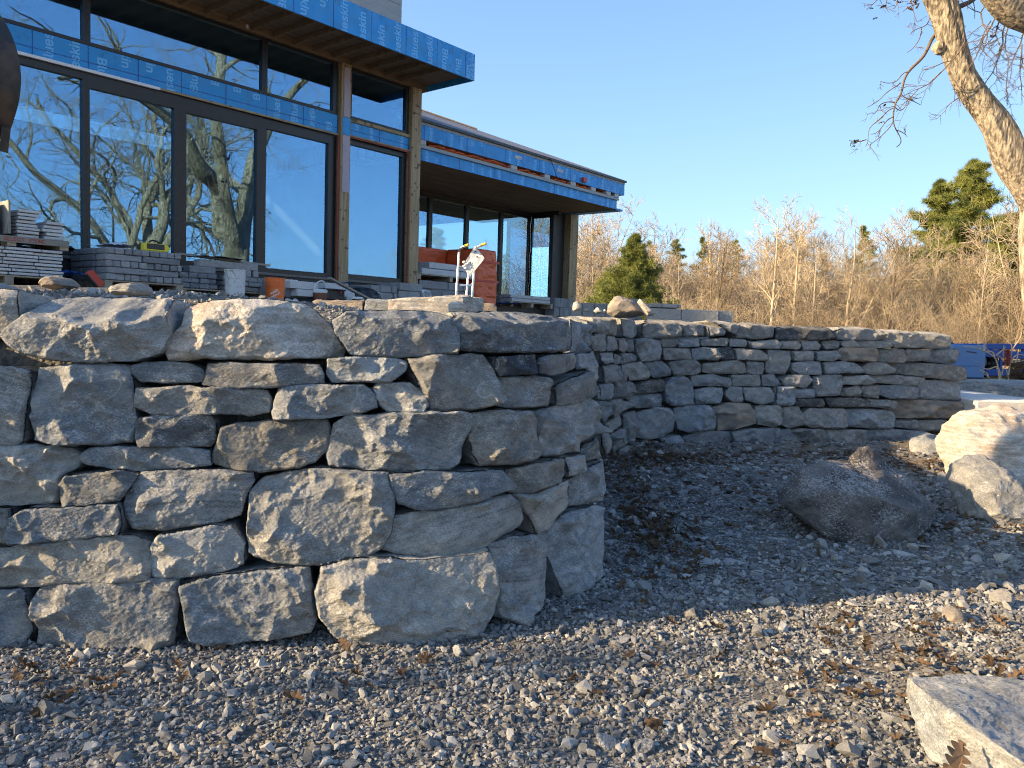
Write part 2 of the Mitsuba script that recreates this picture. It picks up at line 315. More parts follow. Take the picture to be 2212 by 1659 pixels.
# ---------------------------------------------------------------- the dry stone wall
def resample(poly, h):
    poly = np.asarray(poly, float); q = np.vstack([poly, poly[:1]]); s = np.r_[0, np.cumsum(np.linalg.norm(np.diff(q, axis=0), axis=1))]
    n = max(10, int(s[-1] / h)); u = np.linspace(0, s[-1], n, endpoint=False)
    return np.stack([np.interp(u, s, q[:, k]) for k in (0, 1)], 1)
def chaikin(p, w=.2):
    q = np.roll(p, -1, 0); return np.stack([p * (1 - w) + q * w, p * w + q * (1 - w)], 1).reshape(-1, 2)
def stone_mesh(poly, h, depth, seed, R=None, bulge=1.0, cap=None, rough=1.0, grow=.004, planes=()):
    """A quarried stone: outline in (along the wall, up), front towards +z of this frame, flat sides and back."""
    r = np.random.default_rng(seed); poly = np.asarray(poly, float)
    P = Polygon(poly).buffer(0)
    if P.geom_type != 'Polygon': P = max(P.geoms, key=lambda g: g.area)
    P = P.buffer(grow)
    poly = chaikin(np.array(P.exterior.coords)[:-1], .11)
    b = resample(poly, h); c0 = b.mean(0)
    nb = len(b); b3 = np.c_[b, np.full(nb, seed * 1.7)]
    b = b + (np.stack([meshkit.fbm(b3 * 14, 3, 1), meshkit.fbm(b3 * 14, 3, 2)], 1) - .5) * .022 * rough * min(1, P.area ** .5 / .3)
    P = Polygon(b).buffer(0)
    if P.geom_type != 'Polygon': P = max(P.geoms, key=lambda g: g.area)
    x0, y0, x1, y1 = P.bounds; W, Hh = x1 - x0, y1 - y0
    gxx, gyy = np.meshgrid(np.arange(x0, x1, h), np.arange(y0, y1, h * .87)); gxx = gxx + (np.arange(gxx.shape[0])[:, None] % 2) * h / 2
    g = np.c_[gxx.ravel(), gyy.ravel()] + r.uniform(-.18, .18, (gxx.size, 2)) * h
    dense = resample(b, h / 3); kd = cKDTree(dense)
    g = g[shapely.contains_xy(P, g[:, 0], g[:, 1])]; dg = kd.query(g)[0]; g = g[dg > .6 * h]; dg = dg[dg > .6 * h]
    v = np.vstack([b, g]); d = np.r_[np.zeros(nb), dg]
    tri = Delaunay(v).simplices; cen = v[tri].mean(1); tri = tri[shapely.contains_xy(P, cen[:, 0], cen[:, 1])]
    a_, b_ = v[tri[:, 1]] - v[tri[:, 0]], v[tri[:, 2]] - v[tri[:, 0]]
    cr = a_[:, 0] * b_[:, 1] - a_[:, 1] * b_[:, 0]; tri = np.where(cr[:, None] > 0, tri, tri[:, ::-1])
    m = min(W, Hh); R = R or np.clip(.08 * m, .008, .02)
    x = np.clip(d / R, 0, 1); z = R * 1.1 * np.sqrt(1 - (1 - x) ** 2)
    z = z + bulge * .048 * m * (1 - np.exp(-d / (.3 * m)))
    q = (v - c0); zt = z.max(); zc = np.full(len(v), 9.0)
    # split faces: the stone broke along a few planes, and lost chips along its edges
    for k in range(r.integers(2, 5)):
        ang = r.uniform(0, 2 * np.pi); sl = r.uniform(.05, .34); off = r.uniform(-.1, .3)
        ext = (abs(np.cos(ang)) * W + abs(np.sin(ang)) * Hh) * .5
        zc = np.minimum(zc, zt * r.uniform(.9, 1.02) - sl * (q[:, 0] * np.cos(ang) + q[:, 1] * np.sin(ang) - off * ext))
    for k in range(r.integers(2, 6)):
        ang = r.uniform(0, 2 * np.pi); sl = r.uniform(.5, 1.3); off = r.uniform(.62, .92)
        ext = (abs(np.cos(ang)) * W + abs(np.sin(ang)) * Hh) * .5
        wob = .02 * (meshkit.fbm(np.c_[q * 16, np.full(len(q), k + seed)], 2, 4) - .5)
        zc = np.minimum(zc, zt - sl * (q[:, 0] * np.cos(ang) + q[:, 1] * np.sin(ang) - off * ext + wob))
    z = np.minimum(z, np.maximum(zc, z - 1.1 * zt))
    for px_, py_, of_, sl_ in planes: z = np.minimum(z, zt * 1.02 - sl_ * np.maximum(q[:, 0] * px_ + q[:, 1] * py_ - of_, -.02))
    if cap is not None:
        f, sl = cap
        edge = y0 + f * Hh + .06 * Hh * (meshkit.fbm(np.c_[v[:, 0] * 5, v[:, 0] * 0 + seed, v[:, 0] * 0], 3, 7) - .5) * 4
        z = np.minimum(z, zt * 1.0 - np.maximum(v[:, 1] - edge, -.03) * sl)
    v3 = np.c_[v, z + seed * 3.1]
    low = meshkit.fbm(v3 * (1.6 / m), 3, seed % 97) - .5
    mask = sstep(.40, .58, meshkit.fbm(v3 * 4.5, 2, seed % 67)); amp = np.clip(m / .25, .4, 1.25) * rough
    def scallop(cell, sd):
        """Conchoidal breaks: shallow bowls that meet in sharp ridges."""
        r2 = np.random.default_rng(sd); n = int(np.clip(W * Hh / cell ** 2 * 1.6, 4, 220)); c = np.c_[r2.uniform(x0 - cell, x1 + cell, n), r2.uniform(y0 - cell, y1 + cell, n)]; o = r2.uniform(0, .6, n)
        w2 = v + .35 * cell * (np.stack([meshkit.fbm(v3 / cell * 1.3, 2, 11), meshkit.fbm(v3 / cell * 1.3, 2, 12)], 1) - .5) * 2; an = r2.uniform(-.6, .6); cs_, sn = np.cos(an), np.sin(an)
        dx = (w2[:, None, 0] - c[None, :, 0]); dy = (w2[:, None, 1] - c[None, :, 1]); u_, t_ = dx * cs_ + dy * sn, (-dx * sn + dy * cs_) * 1.5
        return np.min((u_ ** 2 + t_ ** 2) / cell ** 2 + o, 1) - .5
    rid = np.abs(meshkit.fbm(v3 * np.array([20, 30, 20]), 3, seed % 89) - .5) * 2
    z = z + amp * (.022 * low + (.006 + .026 * mask) * scallop(.45 * m + .02, seed) + (.002 + .010 * mask) * scallop(.05, seed + 5) + (.002 + .008 * mask) * (.5 - rid) + .008 * (meshkit.fbm(v3 * 60, 3, 3) - .5)) * sstep(0, R * .6, d)
    V = np.c_[v, z]
    rings, faces, base = [V], [tri], len(V)
    prev = np.arange(nb); zb = z[:nb]
    for k, (dz, sc) in enumerate([(.10, 1.0), (.55, .97), (1.0, .86)]):
        ring = c0 + (b - c0) * sc; jit = (meshkit.fbm(np.c_[ring * 9, np.full(nb, dz * 5 + seed)], 3, 8) - .5) * .03 * rough
        rr = np.c_[ring + (b - c0) / (np.linalg.norm(b - c0, axis=1, keepdims=True) + 1e-9) * (jit[:, None] - .004), np.minimum(zb, 0) - dz * depth]
        cur = base + np.arange(nb); nx = np.roll(np.arange(nb), -1)
        faces += [np.stack([prev, cur, cur[nx]], 1), np.stack([prev, cur[nx], prev[nx]], 1)]
        rings.append(rr); base += nb; prev = cur
    rings.append(np.array([[*c0, -depth + min(0, zb.mean())]])); nx = np.roll(np.arange(nb), -1)
    faces.append(np.stack([prev, np.full(nb, base), prev[nx]], 1))
    mesh = trimesh.Trimesh(np.vstack(rings), np.vstack(faces), process=False)
    a = np.cross(mesh.vertices[tri[:, 1]] - mesh.vertices[tri[:, 0]], mesh.vertices[tri[:, 2]] - mesh.vertices[tri[:, 0]])
    if a[:, 2].sum() < 0: mesh.invert()
    if mesh.volume < 0: mesh.faces[len(tri):] = mesh.faces[len(tri):]
    return mesh
STONES = [
('cap',[-2.312,3.57,1.52],-82.0,[-73,96,33,96,65,52,73,-31,51,-73,13,-99,-71,-101]),
('cap',[-1.943,3.61,1.453],-83.7,[-351,-44,-305,3,-251,50,-225,134,-119,150,151,164,280,164,312,149,346,49,360,-27,324,-104,204,-141,28,-158,-154,-150,-272,-120,-319,-89]),
('cap',[-1.219,3.713,1.47],-79.9,[-407,-88,-364,-44,-321,8,-330,92,-282,119,-129,140,76,137,219,133,287,88,365,12,426,-82,410,-122,122,-134,-18,-146,-222,-146,-375,-152]),
('cap',[-0.558,3.815,1.47],-79.6,[-304,52,-237,91,-53,112,172,115,306,77,313,-47,300,-86,44,-113,-141,-116,-215,-103,-276,-17]),
('cap',[0.06,4.141,1.494],-50.7,[-404,53,-327,99,126,120,446,92,469,-17,469,-99,-10,-115,-315,-104,-405,-95,-410,-33]),
('mid',[-2.254,3.536,1.087],-82.3,[-97,177,25,180,83,161,95,115,74,-50,59,-158,6,-180,-93,-181]),
('mid',[-1.946,3.575,1.102],-83.7,[-190,159,-100,174,105,187,193,177,211,77,222,-108,214,-167,111,-183,-95,-184,-190,-164,-215,-107,-216,26]),
('mid',[-1.587,3.632,1.256],-82.1,[-164,23,-101,43,76,45,141,22,166,-20,134,-38,-19,-46,-115,-43,-152,-11]),
('mid',[-1.159,3.702,1.254],-80.0,[-244,42,-179,52,68,49,253,49,274,10,275,-33,153,-49,-96,-58,-267,-48]),
('mid',[-0.69,3.776,1.288],-82.0,[-185,47,-70,56,138,59,190,38,182,3,114,-51,-25,-59,-162,-57,-188,-23]),
('mid',[-1.422,3.644,1.126],-80.6,[-296,50,-149,61,92,61,281,56,307,5,300,-47,217,-61,94,-54,-68,-65,-227,-62,-299,-26]),
('mid',[-0.879,3.735,1.131],-82.1,[-212,65,-44,82,178,82,239,35,245,-17,172,-45,-41,-75,-226,-86,-239,-52]),
('mid',[-0.524,3.79,1.157],-78.7,[-131,40,-104,69,45,71,111,25,133,-31,113,-65,-55,-71,-98,-34]),
('mid',[-0.248,3.889,1.233],-66.0,[-253,115,-125,140,152,145,195,86,239,8,267,-72,251,-101,123,-129,-22,-142,-143,-136,-168,-78,-223,44]),
('dark',[0.052,4.112,1.32],-50.9,[-135,36,-109,46,123,58,141,-5,136,-51,-109,-56,-135,-23]),
('mid',[0.284,4.369,1.32],-41.2,[-182,36,-97,57,172,62,194,23,171,-22,79,-48,-64,-61,-166,-48]),
('tan',[0.118,4.157,1.176],-48.3,[-176,81,67,86,177,75,202,-10,184,-79,66,-87,-116,-82,-190,-64]),
('mid',[0.392,4.509,1.181],-37.0,[-204,23,-84,57,149,96,204,43,219,-39,104,-79,-126,-92,-195,-80]),
('band',[-1.546,3.611,0.985],-81.8,[-173,28,-154,62,-18,71,159,73,174,41,173,-44,153,-68,-16,-71,-144,-68,-167,-31]),
('mid',[-1.121,3.675,0.92],-80.1,[-237,21,-222,81,-157,107,40,122,258,125,274,86,257,-19,211,-71,127,-102,-39,-122,-162,-106,-260,-81,-268,-47]),
('mid',[-0.522,3.769,0.943],-78.7,[-304,87,-255,120,-72,136,285,149,348,140,359,73,317,-4,290,-100,243,-138,64,-146,-113,-136,-332,-112,-347,-61]),
('mid',[0.008,4.027,0.949],-52.7,[-219,137,-111,151,154,133,214,90,208,-3,248,-99,195,-127,51,-141,-172,-134,-207,-77,-231,22]),
('mid',[0.369,4.441,0.963],-36.7,[-287,102,-134,124,244,159,316,62,322,-55,153,-98,141,-153,-215,-148,-280,-67]),
('mid',[-2.14,3.52,0.779],-83.0,[-198,126,-75,135,134,122,197,89,175,39,113,-12,113,-53,91,-120,-118,-137,-194,-137]),
('mid',[-1.677,3.581,0.859],-83.0,[-285,5,-246,39,-120,49,200,49,282,37,291,-27,202,-40,41,-50,-103,-51,-245,-32,-277,-16]),
('mid',[-1.865,3.546,0.72],-83.7,[-162,23,-131,57,-21,75,106,85,162,68,147,10,108,-41,-3,-67,-137,-84,-157,-43]),
('tan',[-1.471,3.59,0.672],-81.2,[-247,84,-209,126,-82,135,159,136,282,128,291,93,251,17,236,-69,123,-102,-78,-135,-244,-134,-284,-75,-270,17]),
('tan',[-0.878,3.681,0.595],-82.1,[-322,118,-253,182,-28,224,306,207,343,102,335,-17,326,-83,279,-159,193,-197,108,-226,-135,-223,-281,-204,-333,-166,-333,-37]),
('mid',[-0.266,3.823,0.711],-67.5,[-312,85,-145,102,55,89,272,90,326,29,332,-11,263,-37,118,-69,-84,-91,-182,-90,-264,-57,-298,19]),
('tan',[-0.233,3.819,0.529],-65.3,[-330,58,-234,79,26,99,214,131,311,138,378,96,399,15,391,-35,238,-92,111,-140,-74,-147,-223,-136,-357,-98,-367,-51]),
('mid',[0.176,4.156,0.736],-46.0,[-209,52,-66,64,225,73,241,-15,193,-63,-52,-82,-189,-71,-223,-17]),
('mid',[0.406,4.457,0.747],-37.2,[-106,59,58,58,111,-4,100,-49,-87,-53]),
('mid',[0.528,4.699,0.803],-38.4,[-109,-27,-45,37,82,66,113,22,108,-62,-57,-67]),
('mid',[0.493,4.591,0.616],-38.1,[-163,41,-8,96,167,117,184,-22,143,-123,-31,-108,-175,-108]),
('mid',[0.227,4.188,0.563],-43.7,[-211,90,-59,80,220,121,228,-33,151,-76,68,-128,-60,-137,-106,-59,-189,56]),
('mid',[-1.99,3.516,0.564],-83.6,[-238,27,-169,64,49,78,223,88,240,33,243,0,229,-37,61,-63,-144,-79,-221,-86,-239,-53]),
('mid',[-2.266,3.48,0.55],-81.8,[-38,75,33,74,37,-28,21,-75,-36,-74]),
('rust',[-1.961,3.502,0.392],-83.6,[-340,49,-89,91,126,122,265,107,335,81,347,7,338,-77,268,-97,11,-96,-164,-106,-338,-120]),
('mid',[-1.419,3.574,0.436],-80.8,[-202,26,-163,73,56,119,147,112,199,32,206,-59,120,-90,-81,-118,-190,-115]),
('mid',[-2.207,3.444,0.12],-82.1,[-77,142,36,146,61,58,77,-45,39,-106,-74,-145]),
('rust',[-1.813,3.494,0.156],-83.7,[-318,62,-285,124,-81,138,216,158,321,152,318,37,306,-132,271,-152,72,-155,-174,-157,-301,-145,-292,-62]),
('mid',[-1.187,3.589,0.19],-79.9,[-298,96,-169,135,33,157,271,173,288,81,307,-83,287,-136,141,-152,-64,-171,-235,-170,-255,-106,-276,-21]),
('mid',[-0.458,3.705,0.188],-77.1,[-403,188,-225,220,35,200,347,206,393,221,429,135,448,33,422,-90,366,-178,288,-241,153,-216,-13,-212,-196,-223,-335,-139,-410,-37,-427,82]),
('mid',[0.109,4.02,0.218],-48.5,[-197,210,-34,232,107,211,190,165,222,106,211,1,206,-151,158,-172,25,-196,-65,-214,-179,-152,-193,-106,-174,-2,-206,133]),
('mid',[0.431,4.419,0.255],-37.6,[-318,153,-96,239,239,234,320,213,353,87,360,-61,334,-185,235,-230,-72,-254,-116,-227,-185,-84,-239,29]),
('mid',[0.487,4.678,1.287],-37.9,[-108,88,55,97,109,45,121,-35,116,-97,58,-99,11,-33,-6,0,-117,2]),
('mid',[0.663,5.246,0.792],-39.2,[-56,99,5,76,57,-53,48,-90,-5,-95,-57,-23]),
('mid',[0.621,4.996,0.637],-39.1,[-22,77,23,68,19,-59,-15,-73]),
('far',[0.962,9.42,1.571],-37.8,[-85,50,62,73,86,-70,-49,-66]),
('far',[1.184,9.699,1.563],-39.0,[-267,63,-108,94,249,84,288,23,248,-94,-134,-79,-275,-55]),
('far',[1.532,10.221,1.551],-41.9,[-197,85,42,113,198,31,203,-69,42,-111,-172,-89]),
('far',[1.96,10.445,1.552],-64.5,[-307,45,-30,97,201,97,329,5,330,-68,79,-96,-279,-97,-320,-27]),
('far',[2.382,10.591,1.573],-72.6,[-216,70,-60,90,190,61,217,-19,202,-79,-113,-95,-165,28]),
('far',[2.723,10.685,1.561],-74.6,[-141,51,48,64,141,0,117,-45,-97,-66]),
('far',[2.85,10.724,1.602],-74.7,[-217,56,31,79,216,40,169,-73,68,-46,-50,17]),
('far',[3.309,10.857,1.565],-72.6,[-279,54,-72,90,279,86,317,19,283,-58,72,-91,-293,-73,-311,-14]),
('far',[0.974,9.404,1.373],-37.9,[-96,93,25,82,111,-95,-1,-88,-109,41]),
('far',[1.074,9.533,1.377],-38.4,[-134,104,113,107,138,-26,99,-93,-38,-106,-135,12]),
('far',[1.229,9.686,1.373],-39.2,[-106,93,70,81,108,-74,-107,-94]),
('far',[1.399,10.03,1.348],-39.9,[-84,72,20,94,98,4,45,-94,-97,-52]),
('far',[1.526,10.185,1.349],-41.9,[-132,59,109,83,134,-67,-19,-81,-95,-11]),
('far',[1.788,10.338,1.3],-58.0,[-194,111,-101,149,186,118,217,-41,189,-128,-116,-151,-173,-88,-212,40]),
('far',[2.065,10.468,1.393],-67.5,[-137,47,102,61,137,18,104,-41,-101,-60]),
('far',[2.351,10.563,1.403],-72.4,[-162,43,152,66,163,-44,-151,-66]),
('far',[2.714,10.668,1.424],-74.6,[-210,24,177,57,211,20,180,-47,-200,-57]),
('far',[3.064,10.767,1.422],-73.9,[-136,52,101,44,136,0,103,-54,-134,-44]),
('far',[3.451,10.889,1.413],-71.7,[-252,24,173,65,255,6,212,-56,-215,-58]),
('far',[3.867,11.042,1.412],-69.2,[-184,45,127,60,185,0,149,-54,-173,-53]),
('far',[1.164,9.617,1.191],-38.9,[-148,67,140,66,152,-42,-38,-66,-124,-12]),
('far',[1.318,9.868,1.174],-39.6,[-76,69,65,41,77,-42,-39,-68,-77,-27]),
('far',[1.51,10.146,1.187],-41.1,[-203,53,91,67,210,9,197,-33,-191,-65]),
('far',[2.19,10.497,1.252],-70.2,[-222,73,171,67,224,-27,208,-64,-177,-81,-220,-6]),
('far',[2.583,10.616,1.264],-74.1,[-210,56,-47,85,168,72,212,-45,188,-83,-174,-82,-208,-39]),
('fard',[2.893,10.703,1.277],-74.6,[-122,75,60,87,121,6,123,-76,-93,-87]),
('far',[3.261,10.811,1.266],-72.8,[-256,77,125,63,258,-2,260,-78,-218,-72]),
('far',[3.679,10.945,1.176],-70.3,[-164,164,204,149,209,-27,110,-166,-165,-154,-203,-94]),
('far',[4.073,11.109,1.263],-68.0,[-186,62,146,68,187,-1,149,-56,-173,-68]),
('far',[1.267,9.741,1.004],-39.4,[-211,95,-12,112,180,89,219,-77,140,-103,-188,-106]),
('far',[1.468,10.072,0.999],-40.3,[-71,103,33,115,72,-111,-72,-114]),
('far',[1.641,10.218,1.025],-50.1,[-222,90,75,117,184,31,228,-56,185,-113,-137,-115]),
('far',[1.944,10.381,1.044],-64.3,[-206,85,56,109,200,1,210,-72,-64,-108,-152,-44]),
('far',[2.304,10.515,1.074],-71.9,[-244,73,118,108,228,51,247,-52,156,-90,-158,-108,-210,-14]),
('far',[2.87,10.677,1.091],-74.6,[-339,35,190,97,326,47,346,-73,-138,-95,-328,-68]),
('far',[3.344,10.819,1.084],-72.3,[-142,84,121,81,141,-17,116,-85,-129,-73]),
('far',[4.108,11.106,1.097],-67.7,[-241,68,71,100,231,82,255,-97,-120,-84,-248,-24]),
('far',[1.1,9.473,0.788],-38.6,[-55,78,56,87,55,-59,-44,-87]),
('far',[1.198,9.527,0.8],-39.2,[-140,88,107,93,144,-63,81,-94,-117,-91]),
('far',[1.451,10.019,0.784],-40.2,[-204,101,185,103,211,17,171,-81,13,-109,-192,-79]),
('fard',[1.792,10.282,0.818],-58.7,[-246,42,193,103,250,66,252,-50,-180,-101,-244,-58]),
('far',[2.218,10.454,0.764],-70.9,[-228,64,-116,181,83,198,186,111,231,-50,209,-190,-108,-197,-191,-139]),
('far',[2.671,10.603,0.907],-74.5,[-300,55,-15,88,269,33,304,-41,272,-86,72,-66,-272,-77]),
('far',[3.195,10.754,0.914],-73.1,[-237,72,201,85,238,-12,231,-80,-208,-69]),
('far',[3.572,10.88,0.925],-70.9,[-141,67,39,84,142,-37,134,-83,-120,-77]),
('far',[3.967,11.028,0.913],-68.5,[-262,21,-84,91,186,86,266,17,152,-92,-232,-55]),
('far',[1.765,10.246,0.637],-57.7,[-294,42,-147,81,282,88,303,15,275,-71,-145,-89,-257,-30]),
('far',[2.644,10.575,0.709],-74.4,[-218,64,1,111,208,105,219,9,155,-95,-189,-112]),
('far',[3.007,10.677,0.723],-74.1,[-127,55,-62,107,107,102,129,-92,-6,-108,-125,-20]),
('far',[3.374,10.789,0.708],-72.0,[-251,110,160,120,252,15,236,-76,25,-119,-222,-47]),
('far',[3.78,10.934,0.711],-69.6,[-142,118,99,134,161,-80,106,-134,-155,-125]),
('far',[4.083,11.058,0.745],-67.8,[-186,54,185,62,179,-62,-164,-46]),
('far',[1.071,8.683,0.634],-39.0,[-128,122,132,96,131,-39,-6,-115,-73,-38]),
('far',[1.308,9.769,0.583],-39.6,[-150,83,129,110,154,-57,-39,-114]),
('far',[1.498,10.041,0.591],-41.4,[-126,83,128,15,115,-27,-101,-72]),
('far',[1.327,9.774,0.384],-39.7,[-194,14,161,113,200,-14,-120,-114]),
('far',[1.565,10.063,0.322],-46.4,[-130,155,97,200,132,-1,98,-212,-107,-197,-129,15]),
('far',[1.907,10.286,0.342],-63.5,[-268,149,28,208,242,198,308,51,301,-110,158,-178,-107,-205,-298,-163,-274,-22]),
('far',[2.466,10.493,0.402],-73.5,[-312,137,-37,182,194,175,280,50,317,-98,285,-150,-94,-181,-257,-140,-301,-8]),
('farp',[3.014,10.649,0.431],-74.0,[-336,111,-114,186,224,172,312,68,341,-83,63,-164,-238,-185,-258,-37]),
('far',[3.549,10.82,0.432],-70.9,[-223,140,164,147,239,33,189,-119,62,-148,-172,-108,-238,65]),
('far',[3.91,10.952,0.414],-68.7,[-164,143,120,149,181,17,127,-121,-63,-148,-177,-101]),
('far',[1.368,9.811,0.174],-39.9,[-182,70,162,139,187,-44,-70,-145,-145,-42]),
('far',[1.482,9.935,0.009],-41.4,[-131,50,70,81,133,-16,-81,-79]),
('far',[1.744,10.163,0.054],-57.2,[-179,48,85,78,182,30,163,-41,-28,-80,-159,-37]),
('far',[2.128,10.352,0.104],-69.5,[-167,50,99,82,168,15,102,-86,-65,-68]),
('far',[2.646,10.515,0.123],-74.5,[-358,39,-133,111,311,117,363,35,350,-114,-46,-118,-339,-78]),
('far',[3.299,10.705,0.136],-72.3,[-338,97,23,131,321,136,343,-15,257,-105,-196,-136,-301,-37]),
('far',[3.673,10.84,0.209],-70.1,[-52,61,49,60,43,-61,-31,-60]),
('far',[3.88,10.908,0.115],-68.8,[-326,-84,-163,125,6,145,143,-3,338,-115,51,-147]),
('fard',[4.102,11.153,1.563],-67.9,[-515,37,-365,60,121,81,455,71,533,14,526,-52,-39,-78,-504,-89]),
('far',[5.048,11.597,1.58],-63.8,[-486,11,-209,65,170,82,484,22,505,-45,174,-73,-392,-72]),
('farl',[5.877,12.023,1.526],-62.2,[-398,50,-255,108,60,116,364,54,411,-58,325,-109,-144,-110,-354,-32]),
('far',[6.503,12.353,1.52],-62.3,[-310,46,-170,106,278,117,315,32,296,-91,-30,-111,-296,-80]),
('far',[3.861,11.039,1.416],-69.3,[-185,47,121,60,186,4,140,-55,-175,-55]),
('far',[4.212,11.184,1.411],-67.3,[-175,54,107,67,176,4,161,-55,-123,-67]),
('far',[4.564,11.344,1.429],-65.6,[-155,46,38,63,154,53,147,-46,-99,-64,-136,-13]),
('far',[4.885,11.501,1.452],-64.3,[-135,30,68,55,173,-23,146,-50,-96,-48,-170,-17]),
('far',[5.33,11.727,1.452],-63.0,[-334,44,178,55,341,-4,262,-46,-293,-49]),
('far',[4.068,11.108,1.267],-68.0,[-194,54,164,67,195,-3,150,-62,-175,-67]),
('far',[4.462,11.28,1.27],-66.0,[-221,58,186,78,224,-33,85,-74,-192,-64]),
('farp',[5.01,11.547,1.302],-63.9,[-365,41,-274,95,333,93,374,12,338,-97,-269,-96,-362,-64]),
('far',[5.63,11.865,1.287],-62.4,[-307,74,-217,96,236,103,313,-7,263,-90,-69,-100,-303,-68]),
('far',[6.146,12.14,1.301],-62.1,[-249,63,-175,92,216,91,251,42,177,-72,-213,-97]),
('far',[6.698,12.428,1.295],-62.6,[-342,92,309,124,345,73,292,-73,202,-117,-314,-78]),
('far',[4.153,11.125,1.098],-67.5,[-291,51,-7,100,243,77,305,-46,298,-98,-166,-88,-297,-38]),
('far',[4.753,11.399,1.107],-64.7,[-378,62,-21,92,237,55,388,-37,371,-77,-53,-73,-330,-94]),
('far',[5.389,11.718,1.098],-62.8,[-296,12,-200,80,77,96,303,2,284,-53,3,-95,-235,-69]),
('far',[6.342,12.216,1.054],-62.2,[-752,101,-458,124,196,129,652,96,794,24,775,-107,544,-129,-238,-57,-749,-9]),
('far',[3.96,11.026,0.917],-68.5,[-274,27,-70,92,171,81,278,31,192,-92,-193,-74]),
('far',[4.502,11.253,0.851],-65.7,[-284,123,-26,150,220,151,285,46,255,-139,-243,-149,-281,20]),
('far',[5.003,11.503,0.933],-63.8,[-258,43,174,71,262,3,255,-64,-255,-69]),
('far',[5.717,11.87,0.921],-62.3,[-531,69,39,76,540,55,552,-1,425,-78,-164,-41,-518,-39]),
('farl',[6.555,12.296,0.777],-62.4,[-478,88,-307,143,408,149,491,84,487,-149,-34,-150,-472,-123]),
('far',[4.084,11.058,0.745],-67.8,[-184,61,175,55,186,-62,-165,-60]),
('far',[4.934,11.451,0.777],-64.0,[-195,14,120,79,197,39,200,-82,-156,-78]),
('far',[5.27,11.619,0.761],-63.0,[-168,82,136,94,167,40,141,-96,-154,-66]),
('far',[5.77,11.879,0.746],-62.2,[-389,95,-19,107,363,77,401,-91,-96,-106,-325,-14]),
('fard',[4.212,11.098,0.613],-67.1,[-274,53,191,57,278,-2,262,-60,-255,-43]),
('fard',[4.849,11.391,0.613],-64.2,[-415,63,217,64,427,2,409,-65,-331,-62]),
('far',[5.494,11.715,0.58],-62.6,[-292,68,233,48,297,-15,196,-68,-249,-40]),
('farp',[6.304,12.131,0.481],-62.2,[-741,59,-619,132,23,144,734,113,784,3,777,-135,31,-131,-548,-131,-718,-38]),
('far',[4.474,11.19,0.387],-65.7,[-413,88,-262,150,366,136,441,35,427,-110,356,-155,-255,-122,-426,-66]),
('far',[5.284,11.582,0.365],-62.9,[-448,136,-73,143,386,107,470,37,454,-141,133,-146,-394,-111,-454,-9]),
('far',[5.878,11.882,0.27],-62.1,[-185,50,163,62,188,-72,-151,-34]),
('far',[6.124,12.011,0.259],-62.1,[-93,65,57,69,92,-10,62,-72,-89,-67]),
('far',[6.497,12.203,0.226],-62.4,[-319,79,254,93,325,-9,169,-76,-271,-91]),
('far',[4.202,11.042,0.133],-67.0,[-319,103,-156,119,245,105,323,25,318,-92,49,-117,-185,-28]),
('far',[4.865,11.342,0.103],-64.1,[-399,120,396,105,411,-90,-376,-102]),
('far',[5.737,11.787,0.094],-62.2,[-562,94,-76,106,539,73,584,15,328,-46,-537,-82]),
]

